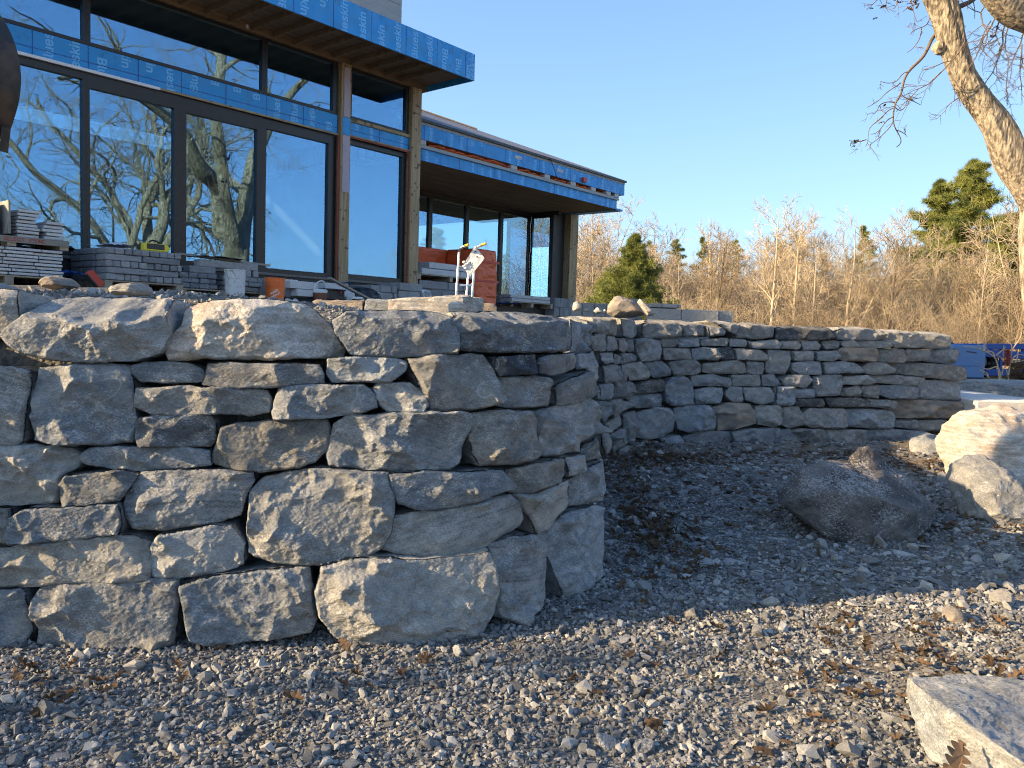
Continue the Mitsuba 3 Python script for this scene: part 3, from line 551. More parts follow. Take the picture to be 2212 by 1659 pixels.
wall = thing('dry_stone_wall', 'long curved dry stone retaining wall of rough grey blocks with big cap stones', 'wall')
BATTER = .05
stone_pts = []
for i, (tag, Q, ang, ab) in enumerate(STONES):
    poly = np.array(ab, float).reshape(-1, 2) / 1000; a = math.radians(ang)
    if tag.startswith('far') and Q[0] > 4.4: a = max(a - math.radians(15) * float(sstep(4.4, 5.8, Q[0])), math.radians(-88))   # the wall straightens at its far end
    n = np.array([math.cos(a), math.sin(a), BATTER]); n /= np.linalg.norm(n); t = np.array([-n[1], n[0], 0]); t /= np.linalg.norm(t); u = np.cross(n, t)
    far = tag.startswith('far'); dist = np.linalg.norm(Q[:2]); r = np.random.default_rng(500 + i)
    iscap = tag == 'cap' or (far and Q[2] > 1.5)
    cap = None
    if tag == 'cap': cap = {1: (.58, 2.6), 2: (.80, 2.0), 3: (.78, 2.8), 4: (.70, 3.2)}.get(i, (.7, 2.4))
    elif iscap:
        top = poly[:, 1].max(); hgt = np.ptp(poly[:, 1]); poly = poly.copy(); poly[:, 1] += .055 * sstep(top - .45 * hgt, top - .1 * hgt, poly[:, 1]); cap = ((hgt - .01) / (hgt + .055), 5.0)   # weathered tops
    h = .0068 if not far else .02
    depth = .75 if iscap else (.5 if not far else .42)
    m = stone_mesh(poly, h, depth, {27: 777, 42: 901}.get(i, 100 + i * 7), R=None if not far else np.clip(.1 * min(np.ptp(poly, axis=0)), .008, .018), cap=cap, grow=.006 if far else (.008 if Q[0] < -.35 else .002), rough=1.0 if not far else .9, planes={2: ((-.41, .91, .10, 1.5), (.80, .60, .05, .75)), 3: ((.85, .5, .16, .8),)}.get(i, ()), bulge={1: 2.2, 2: 2.6, 3: 2.0, 4: 1.5}.get(i, 1.0))
    push = r.uniform(-.035, .03)
    if not far and Q[0] > -.35: m.vertices[:, 2] -= np.minimum(m.vertices[:, 0] ** 2 / (3.2 if tag != 'cap' else 5), .06)   # the blocks follow the turn of the wall
    m.vertices = np.array(Q) + np.outer(m.vertices[:, 0], t) + np.outer(m.vertices[:, 1], u) + np.outer(m.vertices[:, 2] + push - .05, n)
    tone = {'dark': .06, 'band': .3, 'fard': .12, 'farl': .98}.get(tag, r.uniform(.6, 1.0) if far else r.uniform(.38, 1.0)); b = 'stone'
    if tag == 'farp': b = 'stone_brown'
    if i == 2: b = 'stone_pale'
    if tag == 'tan': tone = r.uniform(.65, .9)
    part(wall, 'stone', m, b, smooth=True, uv=cuv(m, tone, r.uniform(0, 1)))
# stretches that the traced stones do not reach: on to the left, and the return between the two bays
s_at = lambda s: (_cs(s), _cs(s, 1) / np.linalg.norm(_cs(s, 1)))
rr = np.random.default_rng(3)
for s_lo, s_hi, hh_ in ((.2, _s[5] - .22, .045), (_s[12] + .1, _s[16] - .1, .03)):
    z = 0.0
    while z < 1.4:
        hh = min(rr.uniform(.17, .3), 1.6 - z); s = s_lo + rr.uniform(0, .2)
        while s < s_hi - .15:
            w = min(rr.uniform(.35, .7), s_hi - s); (cx, cy), tg = s_at(s + w / 2)
            n = np.array([tg[1], -tg[0], BATTER]); n /= np.linalg.norm(n); t = np.array([tg[0], tg[1], 0]); u = np.cross(n, t)
            poly = np.array([(-w/2, 0), (w/2, 0), (w/2, hh), (-w/2, hh)]) * .97 + rr.uniform(-.02, .02, (4, 2))
            m = stone_mesh(poly, hh_, .45, int(rr.integers(1e6)))
            m.vertices = np.array([cx, cy, z]) + np.outer(m.vertices[:, 0], t) + np.outer(m.vertices[:, 1], u) + np.outer(m.vertices[:, 2] - (.06 if s_lo < 1 else .30), n)
            part(wall, 'stone', m, 'stone', smooth=True, uv=cuv(m, rr.uniform(.4, .85), rr.uniform()))
            s += w
        z += hh
# rubble and soil packed behind the faces
ci = np.linspace(0, _s[-1] - .12, 260); cp = _cs(ci); ct = _cs(ci, 1); ct /= np.linalg.norm(ct, axis=1)[:, None]; cn = np.stack([ct[:, 1], -ct[:, 0]], 1)
rows = []
for zz, off in ((-.1, .34), (.4, .36), (.9, .38), (1.25, .42), (1.36, .5), (1.38, .85)):
    q = cp - cn * off; rows.append(np.c_[q + cn * (.06 * (meshkit.fbm(np.c_[q * 6, np.full(len(q), zz * 9)], 3, 2) - .5))[:, None], np.full(len(q), zz)])
V = np.vstack(rows); part(wall, 'rubble_core', (V, grid_mesh(260, len(rows))), 'gravel_dirt', smooth=True, kind='stuff')

# ---------------------------------------------------------------- loose boulders
def boulder(name, pts, bsdf, label, seed, tone=.7, sub=.03, amp=.05, freq=4, cat='boulder', group=None, extra=()):
    """A boulder: the hull of measured points, subdivided, its faces broken up."""
    if len(extra): m = cat_([rock_form(q, seed + i, sub, amp, freq) for i, q in enumerate([pts, *extra])])
    else: m = rock_form(pts, seed, sub, amp, freq)
    k = thing(name, label, cat, group); put(k, m, bsdf, smooth=True, uv=cuv(m, tone, (seed * .37) % 1)); return k
def rock_form(pts, seed, sub, amp, freq):
    pts = np.asarray(pts, float); h = ConvexHull(pts); m = trimesh.Trimesh(pts, h.simplices, process=True); m.fix_normals()
    for _ in range(7):
        if len(m.faces) > 30000 or m.edges_unique_length.mean() < sub: break
        m = m.subdivide()
    m.merge_vertices()
    trimesh.smoothing.filter_laplacian(m, lamb=.5, iterations=2, volume_constraint=False)
    m.fix_normals(); nn = m.vertex_normals; v = m.vertices; s = amp
    f = meshkit.fbm(v * freq * 2.2 + seed, 3, 5); pl = np.floor(f * 8) / 8 + sstep(.55, 1, (f * 8) % 1) / 8
    d = s * 1.1 * (meshkit.fbm(v * freq + seed, 3, 1) - .5) + s * .9 * (pl - .5) + s * .35 * (meshkit.fbm(v * freq * 6, 3, 2) - .5) - s * .3 * np.abs(meshkit.fbm(v * freq * 3, 3, 9) - .5)
    m.vertices = v + nn * d[:, None]; return m
def outline_pts(px, Y, thick, tilt=0.0, back=.8):
    """Hull points of a boulder whose outline px is seen at distance Y, thick metres deep."""
    px = np.asarray(px, float); c = px.mean(0); out = []
    for f, dy in ((1.0, 0), (.86, -.32), (.5, -.5), (.9 * back, .35), (.55 * back, .5)):
        for x, y in c + (px - c) * f:
            q = at(x, y, Y); out.append(q + np.array([0, dy * thick + tilt * (q[2] - at(*c, Y)[2]), 0]))
    return np.array(out)
front = [(1840,992,6.45),(1722,1012,6.25),(1775,992,6.3),(1905,996,6.5),(1955,1022,6.5),(1990,1066,6.45),(2024,1096,6.4),(2012,1142,6.15),(1962,1184,5.92),(1870,1192,5.84),(1800,1165,5.9),(1745,1125,5.98),(1680,1085,6.15),(1690,1050,6.25),(1800,1060,5.86),(1900,1075,5.80),(1965,1100,5.88),(1740,1075,5.95)]
pk = [at(*q) for q in ((1826,1024,6.3),(1836,985,6.42),(1852,962,6.45),(1880,966,6.45),(1925,1006,6.45),(1975,1052,6.45),(2010,1090,6.4),(1960,1110,6.1),(1870,1080,6.05),(1840,1060,6.15),(1850,985,6.8),(1930,1030,6.85),(1990,1085,6.8),(1780,1040,6.6))]
bk = [(1740,1040,7.0),(1840,1012,7.0),(1940,1050,7.0),(1990,1100,6.9),(1720,1120,6.8),(1950,1130,6.8),(1860,1140,6.5)]
boulder('boulder', np.array([at(*q) for q in front + bk]), 'stone_lichen', 'large dark lichen-flecked boulder with a peaked top lying in the shaded gravel bay', 3, sub=.018, amp=.045, freq=3.6, extra=[pk])
lb = [(2026,985),(2030,950),(2052,915),(2100,890),(2180,880),(2300,905),(2380,960),(2390,1060),(2300,1105),(2150,1085),(2090,1045),(2040,1020)]
boulder('boulder', outline_pts(lb, 9.0, 1.1, .5), 'stone_pale', 'big pale tan boulder in full sun at the right below the stone slab', 5, sub=.028, amp=.1, freq=2.8)
rb = [(2060,1110),(2058,1040),(2075,1005),(2110,990),(2150,988),(2185,1020),(2215,1075),(2235,1130),(2180,1130),(2110,1128)]
boulder('boulder', outline_pts(rb, 6.95, .7, .55), 'stone', 'grey squarish boulder with a sunlit top in front of the big pale boulder', 8, tone=.72, sub=.022, amp=.05, freq=4)
fr = [at(1955,1490,3.02),at(1960,1462,3.04),at(2040,1454,3.12),at(2140,1460,3.2),at(2240,1470,3.2),at(2330,1498,3.15),at(2060,1545,2.66),at(2140,1610,2.5),at(2230,1660,2.36),at(2330,1700,2.3),
      at(1975,1560,2.92),at(2000,1640,2.75),at(2090,1690,2.6),at(2200,1760,2.4),at(2330,1800,2.35)]
fr = [np.array([q[0], q[1], q[2]]) for q in fr]; fr += [np.array([q[0], q[1], -.03]) for q in fr[2:6]]
boulder('boulder', fr, 'stone', 'grey slab-topped boulder in the near right corner of the gravel', 6, tone=.74, sub=.014, amp=.03, freq=4)
wl = [(1962,972),(1975,945),(2015,935),(2045,945),(2050,985),(2010,998),(1970,992)]
boulder('boulder', outline_pts(wl, 10.9, .5, .8), 'stone', 'grey sloping rock wedged between the far wall foot and the pale boulder', 9, tone=.85, amp=.035)
sm = [(2034,1335),(2040,1315),(2058,1304),(2078,1318),(2084,1338),(2066,1348),(2044,1344)]
boulder('loose_rock', outline_pts(sm, 4.25, .11), 'stone_brown', 'small orange-tan rock sitting alone on the sunlit gravel', 4, sub=.012, amp=.012, freq=12, cat='rock')
# flat pieces of broken stone among the gravel
SHARDS = [(1390,1606,70,22,'long flat grey shard in the near gravel'),(1315,1600,65,16,'thin tilted shard left of the long flat shard'),(1545,1560,30,20,'rounded pale stone in the middle of the sunlit gravel'),(1690,1510,32,24,'upright pale oval stone in the sunlit gravel'),
 (1945,1388,34,24,'pale ragged flat stone beyond the near right boulder'),(1720,1545,40,22,'bluish flat stone behind the pale oval stone'),(395,1420,44,22,'flat grey stone at the foot of the near wall on the left'),(420,1455,26,18,'pale lump just in front of the flat stone by the wall'),
 (1540,1308,24,13,'flat pale chip lying in the shaded gravel bay'),(1480,1290,20,10,'small flat chip left of the pale chip in the shaded bay'),(1060,1412,34,18,'speckled pale stone by the corner foot of the near wall'),(445,1555,26,20,'round brownish stone in the near left gravel'),
 (770,1578,28,18,'round brown-grey stone in the near middle gravel'),(1880,1470,36,14,'low flat stone left of the near right boulder'),(1605,1525,36,14,'flat stone beside the rounded pale stone'),(1520,1590,26,14,'wide chip below the rounded pale stone'),
 (300,1600,22,15,'grey stone at the lower left of the gravel'),(1655,1085,22,10,'flat chip at the left of the large dark boulder'),(1960,1245,34,9,'long flat shard right of the large dark boulder'),(1420,1220,20,9,'flat chip near the middle of the shaded bay')]
for j, (px, py, w, hp, lab) in enumerate(SHARDS):
    d = FW + RT * (px - 1106) / 1726 - UP * (py + hp * .4 - 829.5) / 1726; q = EYE + d * (0.01 - 1.5) / d[2]
    q[2] = float(ground_z(q[0], q[1])); s = q[1] / 1726; r = np.random.default_rng(40 + j)
    n = 14; g = np.sort(r.uniform(0, 2 * np.pi, n)); P = []
    for gi in g:
        rad = r.uniform(.75, 1.05)
        for zz in (0, 1): P.append((math.cos(gi) * rad * w * s * (.5 if zz == 0 else .42), math.sin(gi) * rad * w * s * .42, zz * hp * s * r.uniform(.35, .6)))
    P = np.array(P); a = r.uniform(-.3, .3); P[:, 2] += P[:, 0] * a + P[:, 1] * r.uniform(-.1, .5)
    P = q + P - np.array([0, 0, P[:, 2].min() + .004]) - np.array([0, 0, .006])
    boulder('loose_rock', P, 'stone', lab, 60 + j, tone=r.uniform(.45, .8), sub=.01, amp=.014, freq=12, cat='rock')

# ---------------------------------------------------------------- gravel and leaf litter
def rock_kit(n, npts, flat, seed):
    r = np.random.default_rng(seed); out = []
    for _ in range(n):
        p = r.normal(size=(npts, 3)); p /= np.linalg.norm(p, axis=1, keepdims=True); p *= r.uniform(.75, 1.0, (npts, 1)); p *= np.array([1, r.uniform(.55, .85), r.uniform(*flat)])
        h = ConvexHull(p); m = trimesh.Trimesh(p, h.simplices, process=True); m.fix_normals(); out.append((np.array(m.vertices), np.array(m.faces)))
    return out
def scatter(pos, size, kits, tilt, seed, tones=None):
    r = np.random.default_rng(seed); V, F, U, base = [], [], [], 0
    pick = r.integers(len(kits), size=len(pos))
    for k in range(len(kits)):
        sel = np.where(pick == k)[0]
        if not len(sel): continue
        v, f = kits[k]; n = len(sel); yaw = r.uniform(0, 2 * np.pi, n); ax = r.uniform(0, 2 * np.pi, n); th = r.normal(0, tilt, n)
        c, s = np.cos(yaw), np.sin(yaw); Rz = np.zeros((n, 3, 3)); Rz[:, 0, 0] = c; Rz[:, 0, 1] = -s; Rz[:, 1, 0] = s; Rz[:, 1, 1] = c; Rz[:, 2, 2] = 1
        k3 = np.stack([np.cos(ax), np.sin(ax), 0 * ax], 1); K = np.zeros((n, 3, 3)); K[:, 0, 2] = k3[:, 1]; K[:, 1, 2] = -k3[:, 0]; K[:, 2, 0] = -k3[:, 1]; K[:, 2, 1] = k3[:, 0]
        Rt = np.eye(3) + np.sin(th)[:, None, None] * K + (1 - np.cos(th))[:, None, None] * (K @ K)
        M = Rt @ Rz * size[sel][:, None, None]
        vv = np.einsum('nij,kj->nki', M, v) + pos[sel][:, None, :]
        V.append(vv.reshape(-1, 3)); F.append((f[None] + (base + np.arange(n) * len(v))[:, None, None]).reshape(-1, 3)); base += n * len(v)
        uvn = np.stack([r.uniform(0, 1, n) if tones is None else tones[sel], r.uniform(0, 1, n)], 1); U.append(np.repeat(uvn, len(v), 0))
    return (np.vstack(V), np.vstack(F)), np.vstack(U)
kits = rock_kit(36, 13, (.5, .8), 1); flatk = rock_kit(24, 9, (.12, .3), 2)
def in_view(n, y0, y1, r, lo=-.74, hi=.74):
    y = np.sqrt(r.uniform(y0 ** 2, y1 ** 2, n)); x = y * r.uniform(lo, hi, n); ok = ~shapely.contains_xy(TERR.buffer(.16), x, y); return x[ok], y[ok]
r = np.random.default_rng(77)
PX, PY, PS, PF = [], [], [], []
for n, y0, y1, lo, hi, sm, sg in ((42000, 2.3, 4.6, -.74, .74, .0105, .36), (8000, 2.3, 4.8, -.74, .74, .017, .3), (1100, 2.3, 5.2, -.74, .74, .03, .3), (20000, 4.4, 7.2, .05, .76, .0145, .38), (14000, 6.8, 12.2, .1, .76, .021, .38), (4200, 4.3, 11.5, .05, .76, .036, .35)):
    x, y = in_view(n, y0, y1, r, lo, hi); PX.append(x); PY.append(y); PS.append(sm * np.exp(r.normal(0, sg, len(x)))); PF.append(np.full(len(x), y0 > 4))
PX, PY, PS, PF = map(np.concatenate, (PX, PY, PS, PF)); PF = np.where(PF, r.uniform(size=len(PX)) < .62, r.uniform(size=len(PX)) < .25)
# patches of bare soil among the stones
bare = meshkit.fbm(np.c_[PX * 1.6, PY * 1.6, 0 * PX], 3, 21); keep = (r.uniform(size=len(PX)) < np.where(PX - .35 * (PY - 3) > .85, sstep(.68, .45, bare) * .9 + .25, 1.0))
PX, PY, PS, PF = PX[keep], PY[keep], PS[keep], PF[keep]
PZ = ground_z(PX, PY) + PS * np.where(PF, .12, .3)
thing('gravel', 'loose crushed grey stone covering the yard', 'gravel', kind='stuff')
m1, u1 = scatter(np.c_[PX, PY, PZ][~PF], PS[~PF], kits, .5, 5); m2, u2 = scatter(np.c_[PX, PY, PZ][PF], PS[PF] * 1.25, flatk, .22, 6)
put('gravel', cat_([m1, m2]), 'pebble', uv=np.vstack([u1, u2]))
# coarser rubble on the terrace, close behind the cap stones
x = r.uniform(-4.2, 2.2, 14000); y = r.uniform(3.4, 9.0, 14000); d = wtree.query(np.c_[x, y])[0]; ok = shapely.contains_xy(TERR, x, y) & (d > .3) & (d < 4); x, y = x[ok], y[ok]
s = .013 * np.exp(r.normal(0, .5, len(x))); m3, u3 = scatter(np.c_[x, y, terrace_z(x, y) + s * .4], s, kits, .6, 8)
thing('terrace_rubble', 'heaped brownish gravel and rubble behind the cap stones', 'rubble', kind='stuff'); put('terrace_rubble', m3, 'pebble', uv=u3)

def oak_leaf(seed, curl):
    r = np.random.default_rng(seed); top = []
    for k in range(9):
        t = k / 8; wdt = (.30 if k % 2 else .11) * math.sin(math.pi * min(1, .12 + t * .9)) ** .6 * r.uniform(.85, 1.15); top.append((t, wdt))
    a = np.array([(0, .0)] + top + [(1.06, 0)]); b = a.copy(); b[:, 1] *= -r.uniform(.8, 1.1); mid = np.c_[a[:, 0], a[:, 1] * 0]
    n = len(a); v = np.vstack([np.c_[a, np.zeros(n)], np.c_[mid, np.zeros(n)], np.c_[b, np.zeros(n)]])
    f = []
    for i in range(n - 1):
        f += [(i, n + i, n + i + 1), (i, n + i + 1, i + 1), (n + i, 2 * n + i, 2 * n + i + 1), (n + i, 2 * n + i + 1, n + i + 1)]
    v[:, 0] -= .5; v[:, 2] = curl * (v[:, 1] ** 2 * 2.2 + .6 * v[:, 0] ** 2) + .12 * np.sin(v[:, 0] * 5 + seed) * abs(v[:, 1]) * 2 + r.uniform(-.05, .05, len(v)) * (np.abs(v[:, 1]) > .02)
    return v, np.array(f)
leafk = [oak_leaf(i, c) for i, c in enumerate((.5, .9, -.4, 1.4, .2, -.8, 1.1, .7))]
LX, LY = [], []
def lay(n, cx, cy, sx, sy, rot=0):
    a = r.normal(0, 1, (n, 2)) * (sx, sy); c, s = math.cos(rot), math.sin(rot); LX.append(cx + a[:, 0] * c - a[:, 1] * s); LY.append(cy + a[:, 0] * s + a[:, 1] * c)
lay(380, 1.75, 9.5, .5, .35, .4); lay(200, 1.2, 7.2, .16, 1.0); lay(150, 3.6, 10.2, 1.2, .25, .3); lay(170, 1.1, 5.9, .18, .5); lay(260, 4.9, 9.6, .7, .5); lay(120, 2.6, 6.9, .9, .5); lay(90, 3.6, 6.3, .5, .3)
lay(45, 2.05, 3.75, .3, .22, .5); lay(25, 1.55, 3.2, .25, .2, -.6); lay(20, 2.5, 4.1, .4, .3); lay(14, 1.0, 2.75, .3, .25); lay(16, -1.9, 3.1, .25, .12); lay(35, .8, 4.5, .4, .6); lay(160, 3.0, 8.3, 1.3, .9); lay(26, 0, 3.4, 1.2, .25)
LX, LY = np.concatenate(LX), np.concatenate(LY); ok = ~shapely.contains_xy(TERR.buffer(.1), LX, LY) & (LY > 2); LX, LY = LX[ok], LY[ok]
near = (LY < 3.9); idx = np.where(near)[0][:60]; rest = np.setdiff1d(np.arange(len(LX)), idx)
LS = r.uniform(.055, .1, len(LX)); LZ = ground_z(LX, LY) + .014 + r.uniform(0, .02, len(LX))
thing('leaf_litter', 'brown fallen oak leaves drifted along the wall foot and over the gravel', 'leaves', kind='stuff')
m4, u4 = scatter(np.c_[LX, LY, LZ][rest], LS[rest], leafk, .5, 9); put('leaf_litter', m4, 'dead_leaf', uv=u4, smooth=False)
special = [(2062,1640,.12,'rust-red oak leaf lying against the near right boulder'),(395,1480,.1,'brown oak leaf on the pale gravel at lower left'),(745,1405,.1,'curled brown oak leaf at the foot of the largest bottom stone'),(2190,1480,.11,'reddish oak leaf behind the near right boulder'),(980,1380,.09,'brown oak leaf standing against the bottom stone near the corner')]
for j, (px, py, sz, lab) in enumerate(special):
    d = FW + RT * (px - 1106) / 1726 - UP * (py - 829.5) / 1726; q = EYE + d * (.04 - 1.5) / d[2]
    if j == 0:   # the large leaf: five pairs of pointed lobes, drawn finely
        q = at(px, py + 6, 2.47); tt = np.linspace(0, 1, 90); wid = (.10 + .30 * np.abs(np.sin(tt * np.pi * 4.5)) ** .7) * np.sin(np.pi * np.clip(tt * .92 + .08, 0, 1)) ** .5
        up_ = np.c_[tt, wid]; dn = np.c_[tt, -wid * .9][::-1]; lobes = np.vstack([[(-.25, .012)], up_, [(1.08, 0)], dn, [(-.25, -.012)]]); lobes[:, 0] += .18 * np.abs(lobes[:, 1])
        tri = trimesh.creation.triangulate_polygon(Polygon(lobes).buffer(0), engine='earcut'); V = np.asarray(tri[0]); V = np.c_[V, .5 * V[:, 1] ** 2 + .1 * np.sin(V[:, 0] * 5)] * sz; V[:, 0] -= sz * .4
        R2 = np.array([[.55, -.83, 0], [.25, .17, -.95], [.79, .53, .30]]); mm = (V @ R2.T + q, np.asarray(tri[1])); uu = np.full((len(V), 2), 1.25)
    else: mm, uu = scatter(np.array([[q[0], q[1], .07 + float(ground_z(q[0], q[1]))]]), np.array([sz]), [leafk[j]], .7, 70 + j); uu[:, 0] = .95
    k = thing('oak_leaf', lab, 'leaf'); put(k, mm, 'dead_leaf', uv=uu)
for j in idx:
    mm, uu = scatter(np.array([[LX[j], LY[j], LZ[j]]]), LS[j:j + 1], [leafk[j % 8]], .5, 200 + j)
    k = thing('oak_leaf', 'brown fallen oak leaf lying loose on the near gravel', 'leaf', 'fallen leaves on the near gravel'); put(k, mm, 'dead_leaf', uv=uu)

# ---------------------------------------------------------------- the unfinished house
hs = thing('house', 'unfinished flat-roofed house wrapped in blue printed membrane with large dark-framed windows', 'house')
def lb(t0, t1, o0, o1, z0, z1): return obox(house((t0 + t1) / 2, (o0 + o1) / 2, (z0 + z1) / 2), HE * (t1 - t0) / 2, HN * (o1 - o0) / 2, [0, 0, (z1 - z0) / 2])
TL = -6.6          # the left end of the house
FL = 2.33          # floor
# floor, foundation, ceilings, back and end walls
part(hs, 'foundation', lb(TL, 2.1, -7.4, -.06, .6, FL - .02), 'dark_trim')
part(hs, 'floor', lb(TL, 2.0, -7.3, -.02, FL - .02, FL + .02), 'interior_floor')
part(hs, 'ceiling', lb(TL, 2.1, -7.3, -.16, 6.29, 6.33), 'dark_interior')
wb = -7.3
SZ0, SZ1 = 5.66, 6.0      # strip window in the back wall
part(hs, 'back_wall', cat_([lb(TL, 2.1, wb - .2, wb, FL, SZ0), lb(TL, 2.1, wb - .2, wb, SZ1, 6.3), lb(TL, TL + .5, wb - .2, wb, SZ0, SZ1), lb(.95, 2.1, wb - .2, wb, SZ0, SZ1)]), 'dark_interior')
q = np.array([house(TL + .5, wb - .1, SZ0), house(.95, wb - .1, SZ0), house(.95, wb - .1, SZ1), house(TL + .5, wb - .1, SZ1)]); part(hs, 'strip_pane', (q, np.array([[0, 1, 2], [0, 2, 3]])), 'glass')
for t in (-4.6, -1.55): part(hs, 'strip_mullion', lb(t, t + .12, wb - .15, wb - .05, SZ0, SZ1), 'black_frame')
part(hs, 'end_wall', lb(TL - .2, TL, -7.5, 0, .6, 6.3), 'blue_wrap')
part(hs, 'inner_wall', lb(1.95, 2.1, wb, -.16, FL, 6.3), 'dark_interior')
part(hs, 'inner_panel', lb(-2.2, -1.5, -6.6, -6.5, FL, 4.3), 'interior_white')
part(hs, 'inner_panel', lb(-.35, .0, -5.2, -5.1, FL + .5, 4.1), 'interior_white')
part(hs, 'inner_panel', lb(-3.2, -2.9, -4.2, -4.15, 2.9, 3.5), 'interior_white')
# posts
def post(t0, t1, o0, o1, z0, z1, lab=None): return part(hs, 'post', bbox_(house((t0+t1)/2, (o0+o1)/2, (z0+z1)/2), HE*(t1-t0)/2, HN*(o1-o0)/2, [0,0,(z1-z0)/2], .004), 'timber', label=lab)
p1 = post(-.03, .19, -.14, .05, FL - .1, 6.27, 'timber post with pale lilac boards on its upper half')
part(hs, 'post_board', lb(.005, .165, .052, .062, 3.95, 4.98), 'lilac_board', label='pale lilac board on the post below the membrane band')
part(hs, 'post_board', lb(.02, .15, .052, .062, 5.32, 6.2), 'lilac_board', label='pale lilac board on the post above the membrane band')
part(hs, 'post_wrap', lb(.0, .17, .051, .058, 4.99, 5.31), 'blue_wrap')
post(1.72, 1.97, -.15, .06, FL - .1, 6.27)
# big lower windows: (t0, t1) of the frames
def window(t0, t1, o, z0, z1, fr=.09, frl=None, frr=None, frb=None, name='window', depth=.1, axis=None):
    """A black frame of four bars round one pane."""
    frl = fr if frl is None else frl; frr = fr if frr is None else frr; frb = fr if frb is None else frb
    w = key_in(hs, name)
    m = cat_([lb(t0, t0 + frl, o - depth, o, z0, z1), lb(t1 - frr, t1, o - depth, o, z0, z1), lb(t0 + frl, t1 - frr, o - depth, o - .002, z0, z0 + frb), lb(t0 + frl, t1 - frr, o - depth, o - .002, z1 - fr, z1)])
    put(w, m, 'black_frame')
    a, b = t0 + frl - .01, t1 - frr + .01; c, d = z0 + frb - .01, z1 - fr + .01
    q = np.array([house(a, o - .05, c), house(b, o - .05, c), house(b, o - .05, d), house(a, o - .05, d)])
    part(w, 'pane', (q, np.array([[0, 1, 2], [0, 2, 3]])), 'glass'); return w
LO = -.03
window(-5.75, -4.46, LO, FL, 4.95, .1, .08, .05); window(-4.458, -3.064, LO, FL, 4.95, .2, .045, .1, .1)
window(-3.062, -1.62, LO - .01, FL, 4.95, .22, .1, .09, .1); window(-1.618, -.07, LO - .02, FL, 4.95, .16, .09, .16, .1)
window(.22, 1.69, LO - .04, FL, 4.97, .09, .03, .1, .13)
# upper windows
window(-6.5, -4.45, LO, 5.335, 6.27, .05, .05, .05); window(-4.448, -1.58, LO, 5.335, 6.27, .05, .05, .05); window(-1.578, -.07, LO, 5.335, 6.27, .05, .05, .09); window(.22, 1.69, LO, 5.33, 6.27, .06, .05, .06)
# rope of red sealant trim round the right window and the jambs
part(hs, 'red_trim', lb(.2, 1.71, -.005, .012, 4.972, 5.0), 'red_wood'); part(hs, 'red_trim', lb(-.075, -.035, -.005, .02, FL, 4.95), 'red_wood'); part(hs, 'red_trim', lb(1.693, 1.718, -.005, .02, FL, 4.95), 'red_wood')
# membrane with printed lettering
WORD = meshkit.text_mesh('Blueskin', .105, .002, bold=True); WORD.vertices -= WORD.bounds.mean(0)
def print_word(sheet, t, z, up, o, z0, z1, t0, t1, s=1.0):
    """One run of the lettering, reading upwards or downwards, cut off at the edges of its sheet."""
    m = WORD.copy(); v = m.vertices * s; a, b = (v[:, 0], -v[:, 1]) if up else (-v[:, 0], v[:, 1])
    zz = z + a; tt = t + b; P = np.c_[tt, np.full(len(v), o) + .001 + v[:, 2], zz]; m = trimesh.Trimesh(P, m.faces, process=False)
    for n_, o_ in (([0, 0, 1], [0, 0, z0 + .004]), ([0, 0, -1], [0, 0, z1 - .004]), ([1, 0, 0], [t0 + .004, 0, 0]), ([-1, 0, 0], [t1 - .004, 0, 0])):
        m = trimesh.intersections.slice_mesh_plane(m, n_, o_)
        if len(m.faces) == 0: return
    V = np.array([house(*q) for q in m.vertices]); m = trimesh.Trimesh(V, m.faces, process=False); part(sheet, 'lettering', m, 'wrap_print')
def sheets(name, edges, o, z0, z1, per, seed, lap=.004, s=1.0, end=None):
    r = np.random.default_rng(seed)
    for i, (a, b) in enumerate(zip(edges[:-1], edges[1:])):
        oo = o + .003 * (i % 2); k = key_in(hs, name); put(k, lb(a + .002, b - .002, o - .02, oo, z0, z1), 'blue_wrap')
        part(k, 'seam', lb(b - .012, b - .004, oo - .004, oo + .0015, z0 + .001, z1 - .001), 'steel_blue')
        up = r.uniform() < .5
        for c in range(per):
            x = a + (b - a) * (c + .55) / (per + .1); ph = r.uniform(-.45, .45); per_l = .92 * s
            for q in range(-2, 3):
                z = (z0 + z1) / 2 + ph + q * per_l
                if z - .4 * s < z1 and z + .4 * s > z0: print_word(k, x, z, up, oo, z0, z1, a, b - .012, s)
sheets('band_sheet', [-6.5, -5.15, -4.43, -3.72, -3.05, -2.3, -1.55, -.8, -.06], -.02, 4.99, 5.325, 2, 4, s=1.2)
sheets('band_sheet', [.21, .95, 1.71], -.02, 5.03, 5.27, 2, 5)
part(hs, 'band_lap', lb(-6.5, -.06, -.016, -.014, 5.09, 5.1), 'steel_blue'); part(hs, 'band_lap', lb(.21, 1.71, -.016, -.014, 5.12, 5.128), 'steel_blue')
part(hs, 'white_strip', lb(-6.4, -3.41, -.02, .02, 4.952, 4.992), 'white_trim'); part(hs, 'wood_strip', lb(-3.41, -.07, -.02, .015, 4.958, 4.988), 'timber')
part(hs, 'wood_strip', lb(.2, 1.72, -.02, .018, 5.003, 5.028), 'timber'); part(hs, 'wood_strip', lb(.2, 1.72, -.02, .018, 5.273, 5.328), 'timber')
